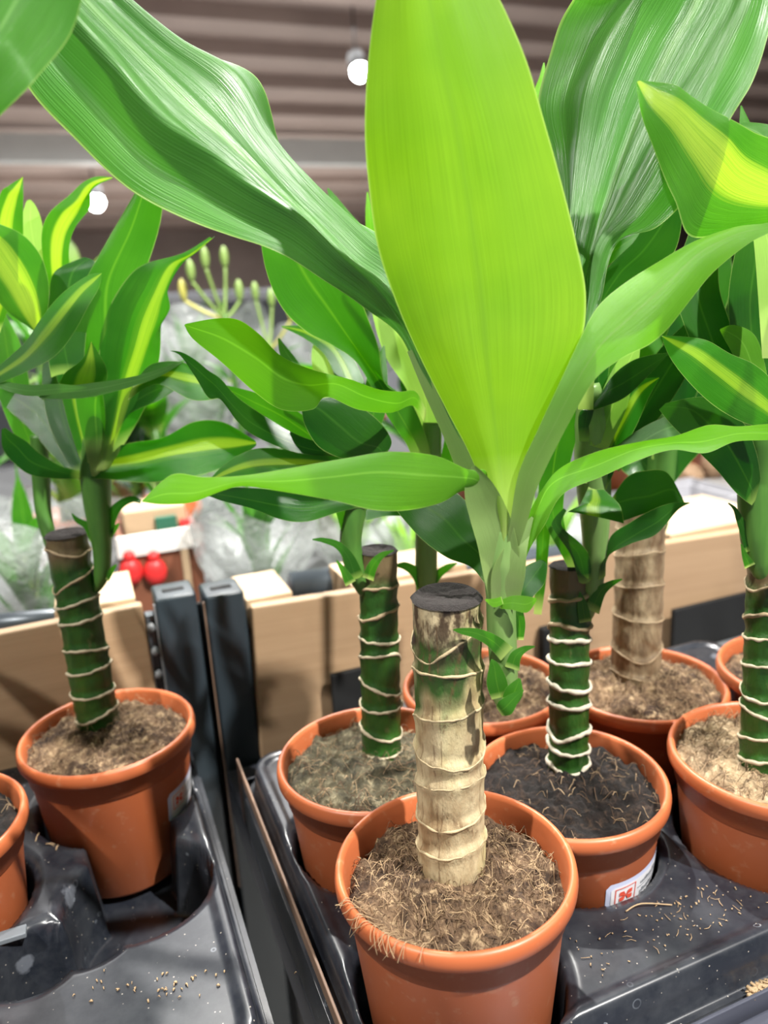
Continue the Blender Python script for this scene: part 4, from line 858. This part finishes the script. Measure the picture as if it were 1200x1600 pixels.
def bouquet(px, py, v, r, h, seed, label, mat='mid', flowers=None):
    p = onv(px, py, v); loc = Vector((p.x, p.y, .78)); rn = random.Random(seed); H = p.z-.78
    t = thing('wrapped_bouquet', loc, label, 'bouquet', 'wrapped bouquets')
    b = bmesh.new(); n, m = 40, 16; V = []
    for j in range(m+1):
        s = j/m; rr = r*(.3+.7*s**.8)*(1+.10*math.sin(s*9+seed))
        V.append([b.verts.new(loc + Vector((math.cos(i*2*PI/n)*rr*(1+.12*fbm((math.cos(i*2*PI/n), math.sin(i*2*PI/n), s+seed), 2.5, 3)), math.sin(i*2*PI/n)*rr*(1+.12*fbm((math.cos(i*2*PI/n), math.sin(i*2*PI/n), s+seed), 2.5, 3)), H*s*(1+.08*math.sin(i*2*PI/n*3+seed)*s)+.001))) for i in range(n)])
    for j in range(m):
        for i in range(n): b.faces.new((V[j][i], V[j][(i+1) % n], V[j+1][(i+1) % n], V[j+1][i]))
    obj('plastic_sleeve', b, PLAS, t)
    b = bmesh.new(); uvl = b.loops.layers.uv.new('UVMap')
    for i in range(16): wleaf(b, uvl, loc+Vector((0, 0, H*rn.uniform(.1, .7))), rn.uniform(0, 6.28), h*rn.uniform(.3, .6), r*.14, rn.uniform(1.0, 1.45), rn.uniform(0, .6))
    me = bpy.data.meshes.new('foliage'); b.to_mesh(me); b.free(); link('foliage', me, LF[mat], t)
    return t
bouquet(30, 800, .98, .10, .30, 1, 'clear plastic wrapped bouquet at the left edge behind the board', 'mid')
bouquet(395, 790, .98, .09, .30, 2, 'clear plastic wrapped bouquet right behind the posts', 'sheen')
bouquet(545, 790, 1.12, .085, .30, 3, 'clear plastic wrapped bouquet left of the green trunk in mossy soil', 'pale')
bouquet(640, 815, .93, .05, .30, 4, 'clear plastic wrapped bouquet between the green trunk and the front trunk', 'pale')
bouquet(860, 830, .98, .08, .30, 5, 'clear plastic wrapped bouquet behind the plant in dark peat', 'pale')
bouquet(120, 770, 1.35, .10, .30, 6, 'clear plastic wrapped bouquet behind the left plant trunk', 'pale')
bouquet(300, 500, 1.75, .16, .45, 7, 'tall clear plastic wrapped bouquet far behind the left plant', 'mid')
bouquet(500, 520, 1.95, .15, .45, 8, 'tall clear plastic wrapped bouquet far behind the middle plants', 'mid')
# red and white gift crate
RED = simple('gift_red', (.72, .03, .03), .4, 0, .1); CRW = simple('crate_brown', (.20, .07, .035), .6, 0, .2); WHT = simple('crate_white', (.80, .76, .72), .5, 0, .06); GRN = simple('gift_green', (.02, .12, .07), .5)
p0 = onv(176, 800, 1.05); p1 = onv(322, 920, 1.05); zb = .781
t = thing('gift_crate', ((p0.x+p1.x)/2, 1.05, zb), 'brown gift crate with white rim and red bows behind the left board', 'crate')
xa, xb, zt = p0.x, p1.x, onv(250, 832, 1.05).z; zl = onv(250, 862, 1.05).z
b = bmesh.new(); box(b, (xa, 1.05, zb), (xb, 1.06, zt)); box(b, (xa, 1.15, zb), (xb, 1.16, zt)); box(b, (xa, 1.06, zb), (xa+.01, 1.15, zt)); box(b, (xb-.01, 1.06, zb), (xb, 1.15, zt)); obj('crate_walls', b, CRW, t, smooth=False)
b = bmesh.new(); box(b, (xa-.002, 1.044, zl), (xb+.002, 1.0495, zt+.003), .001); obj('white_band', b, WHT, t, smooth=False)
b = bmesh.new(); box(b, (xb-.028, 1.045, zb), (xb-.018, 1.0499, zl), .001); obj('corner_slat', b, WOODL, t, smooth=False)
for px in (205, 243):
    q = onv(px, 893, 1.045); b = bmesh.new()
    bmesh.ops.create_uvsphere(b, u_segments=24, v_segments=14, radius=1, matrix=Matrix.Translation(q) @ Matrix.Diagonal((.0155, .012, .019, 1)))
    bmesh.ops.create_uvsphere(b, u_segments=20, v_segments=12, radius=1, matrix=Matrix.Translation(q+Vector((0, -.002, .022))) @ Matrix.Diagonal((.008, .008, .008, 1)))
    obj('red_bow', b, RED, t)
b = bmesh.new(); box(b, (xa+.012, 1.07, zt-.02), (xb-.012, 1.14, zt+.03), .003); obj('wooden_lid', b, WOODL, t, smooth=False)
b = bmesh.new(); box(b, (xb-.055, 1.062, zt-.01), (xb-.026, 1.069, zt+.018), .002); obj('green_tag', b, GRN, t, smooth=False)
b = bmesh.new(); box(b, (xb-.022, 1.062, zt-.01), (xb-.004, 1.069, zt+.010), .002); obj('red_tag', b, RED, t, smooth=False)
# bins and produce on the right
p = onv(1115, 800, 1.05)
BINW = simple('bin_white', (.36, .36, .39), .45, 0, .08, 8)
def tub(px, py, v, wx, wy, h, m, label):
    p = onv(px, py, v); t = thing('storage_tub', (p.x, v, .78), label, 'tub', 'tubs on the bench'); z1 = p.z; z0 = .781
    b = bmesh.new(); o = [(-wx, -wy), (wx, -wy), (wx, wy), (-wx, wy)]; tk = .006
    def ring(k, z, e=0): return [b.verts.new((p.x+x*k+math.copysign(e, x), v+wy+y*k+math.copysign(e, y), z)) for x, y in o]
    R_ = [ring(.88, z0), ring(.98, z1-.012), ring(1, z1-.012, .008), ring(1, z1, .008), ring(1, z1, -.006), ring(.88, z0+.006, -.006)]
    b.faces.new(R_[0][::-1]); b.faces.new(R_[-1])
    for a, c in zip(R_, R_[1:]):
        for i in range(4): b.faces.new((a[i], a[(i+1) % 4], c[(i+1) % 4], c[i]))
    obj('tub_body', b, m, t, smooth=False)
    b = bmesh.new(); box(b, (p.x-.03, v-.012, z1-.035), (p.x+.03, v-.004, z1-.022), .002); obj('grip', b, m, t, smooth=False); return p, z1
tub(1125, 778, 1.00, .065, .07, .1, BINW, 'white plastic tub behind the right end of the oak board')
tub(1035, 790, 1.02, .030, .06, .1, GREYP, 'smaller grey tub behind the brown trunk')
LUMP = [simple('bulb_brown', (.30, .19, .11), .7, 0, .4, 30, .5), simple('bulb_tan', (.62, .47, .33), .7, 0, .25, 30, .5)]
b = bmesh.new(); z_ = max(.815, onv(1110, 768, 1.16).z); box(b, (onv(1050, 770, 1.16).x, 1.16, .781), (onv(1200, 770, 1.16).x, 1.40, z_-.01), .004); tag(obj('cardboard_carton', b, simple('carton_white', (.34, .33, .32), .7), smooth=False), 'pale carton holding brown bulbs behind the white tub', 'carton')
for i, (px, py, r, m, tx) in enumerate([(1075, 742, .030, 0, 'dark brown rounded bulb left in the carton'), (1112, 728, .032, 0, 'brown bulb in the middle of the carton, half hidden by leaves'), (1130, 752, .034, 1, 'pale tan bulb at the front of the carton'), (1165, 738, .032, 0, 'brown bulb at the right of the carton beside the stem'), (1100, 762, .020, 1, 'small tan bulb lowest at the front of the carton')]):
    q = onv(px, py, 1.20+.035*(i % 3)+.01*i); q.z = max(q.z, z_-.01+r*.8); b = bmesh.new(); bmesh.ops.create_icosphere(b, subdivisions=4, radius=r)
    for v_ in b.verts: v_.co = v_.co*(1+.18*fbm(v_.co*1.0+Vector((i, 0, 0)), 22, 3)); v_.co.z *= .85; v_.co += q
    tag(obj('flower_bulb', b, LUMP[m]), tx, 'bulb', 'bulbs in the carton')
# lilies in bud
BUD = simple('lily_bud', (.25, .38, .10), .45, 0, .2, 60); BUDY = simple('yellow_lily_bud', (.55, .52, .12), .45, 0, .15, 60)
def lily(px, py, v, tips, seed, label):
    top = onv(px, py, v); t = thing('budding_lily', (top.x, v, .782), label, 'lily', 'budding lilies'); rn = random.Random(seed)
    b = bmesh.new(); tube(b, crom([Vector((top.x, v, .783)), Vector((top.x+.008, v, (.78+top.z)/2)), top], 6), .0045, 8); obj('stem', b, STEM, t)
    for (tx, ty, yl) in tips:
        q = onv(tx, ty, v+rn.uniform(-.02, .02)); d = (q-top); mid = top+d*.5+Vector((0, 0, -.008))
        b = bmesh.new(); tube(b, crom([top-Vector((0, 0, .01)), mid, q], 5), .0028, 7); L = .034; u = Vector((d.x*.3, 0, 1)).normalized()
        tube(b, [q+u*L*s for s in (0, .15, .4, .7, .9, 1)], [.003, .005, .007, .0065, .004, .001], 14)
        n0 = len(b.faces); obj('bud', b, [BUDY if yl else BUD], t)
    b = bmesh.new(); uvl = b.loops.layers.uv.new('UVMap')
    for i in range(12): wleaf(b, uvl, Vector((top.x, v, .80+(top.z-.82)*i/12)), rn.uniform(0, 6.28), rn.uniform(.08, .13), .009, .9, .9)
    me = bpy.data.meshes.new('foliage'); b.to_mesh(me); b.free(); link('foliage', me, LF['mid'], t)
lily(350, 490, 1.32, [(322, 420, 0), (352, 418, 0), (288, 470, 1), (300, 440, 0), (375, 470, 0)], 1, 'lily with green and yellow buds behind the wavy striped leaf')
lily(420, 540, 1.45, [(400, 470, 0), (425, 480, 0), (455, 500, 1)], 2, 'lily in bud left of the leaf seen from below')
# leafy background plants
spec = [(235, 640, 1.30, .14, 'mid'), (190, 600, 1.35, .17, 'dark'), (60, 560, 1.35, .18, 'mid'), (520, 600, 1.35, .17, 'stripe'), (640, 560, 1.4, .17, 'dark'), (740, 540, 1.45, .17, 'mid'),
 (960, 560, 1.2, .18, 'dark'), (1060, 540, 1.25, .18, 'dark'), (1170, 540, 1.3, .2, 'mid'), (1010, 430, 1.75, .24, 'mid'), (1150, 400, 1.75, .24, 'dark'), (560, 480, 2.1, .24, 'mid'), (120, 440, 1.8, .22, 'pale')]
labs = ['blurred green plant behind the gift crate and the wavy striped leaf', 'blurred dark leafy plant behind the left plant stem', 'blurred green leafy plant behind the left plant at the left edge', 'blurred striped leafy plant behind the leaf seen from below', 'blurred dark leafy plant behind the pale slender stem', 'blurred green leafy plant hidden behind the tall upright leaf',
 'blurred dark leafy plant behind the plant in dark peat', 'blurred dark leafy plant behind the crown of the brown trunk', 'blurred green leafy plant at the right edge behind the foreground plant', 'blurred tall green plant behind the broad glossy right leaf', 'blurred tall dark plant at the upper right behind the yellow striped leaf', 'farthest blurred green plant just left of the tall upright leaf', 'farthest blurred pale plant at the left behind the light wavy leaf']
for i, ((px, py, v, L, m), lb) in enumerate(zip(spec, labs)):
    p = onv(px, py, v); h = max(.12, p.z-.782+.02)
    bgplant((p.x, v, .782), h, 15, L, .024, 30+i, m, lb)
# shelves and stock farther back in the hall
SH = simple('shelf_grey', (.42, .43, .46), .5, 0, .1, 3)
for k, (x0, x1, y, h, lb) in enumerate([(-2.5, 1.6, 4.2, 1.30, 'long grey shelf unit far behind the left plants'), (1.9, 5.5, 4.6, 1.28, 'long grey shelf unit far behind the right plants'), (-4, 9, 8.5, 1.45, 'farthest grey shelf unit across the hall')]):
    t = thing('shelf_unit', ((x0+x1)/2, y, 0), lb, 'shelf', 'shelf units in the hall')
    b = bmesh.new(); box(b, (x0, y+.3, .002), (x1, y+.34, h)); obj('back_panel', b, SH, t, smooth=False)
    for z in (.15, .5, .85, h-.03):
        b = bmesh.new(); box(b, (x0, y-.1, z), (x1, y+.3, z+.03)); obj('shelf_board', b, SH, t, smooth=False)
    for x in (x0, x1-.04):
        b = bmesh.new(); box(b, (x, y-.1, .002), (x+.04, y+.34, h)); obj('side_panel', b, SH, t, smooth=False)
t = PL['farL']; b = bmesh.new(); uvl = b.loops.layers.uv.new('UVMap')
for i in range(6):
    b = bmesh.new(); uvl = b.loops.layers.uv.new('UVMap'); wleaf(b, uvl, Vector((-.156, .472, 1.07+.012*i)), 1.9+i*.5, .15+.01*i, .019, .75+.08*i, 1.2, 14, 8)
    me = bpy.data.meshes.new('leaf'); b.to_mesh(me); b.free(); link('leaf', me, LF['mid' if i % 2 else 'stripe'], t)
t = PL['nearL']
for i in range(4):
    b = bmesh.new(); uvl = b.loops.layers.uv.new('UVMap'); wleaf(b, uvl, Vector((-.121, .352, 1.08+.012*i)), 2.2+i*.75, .17, .02, .8+.08*i, 1.2, 14, 8)
    me = bpy.data.meshes.new('leaf'); b.to_mesh(me); b.free(); link('leaf', me, LF['mid' if i % 2 else 'dark'], t)
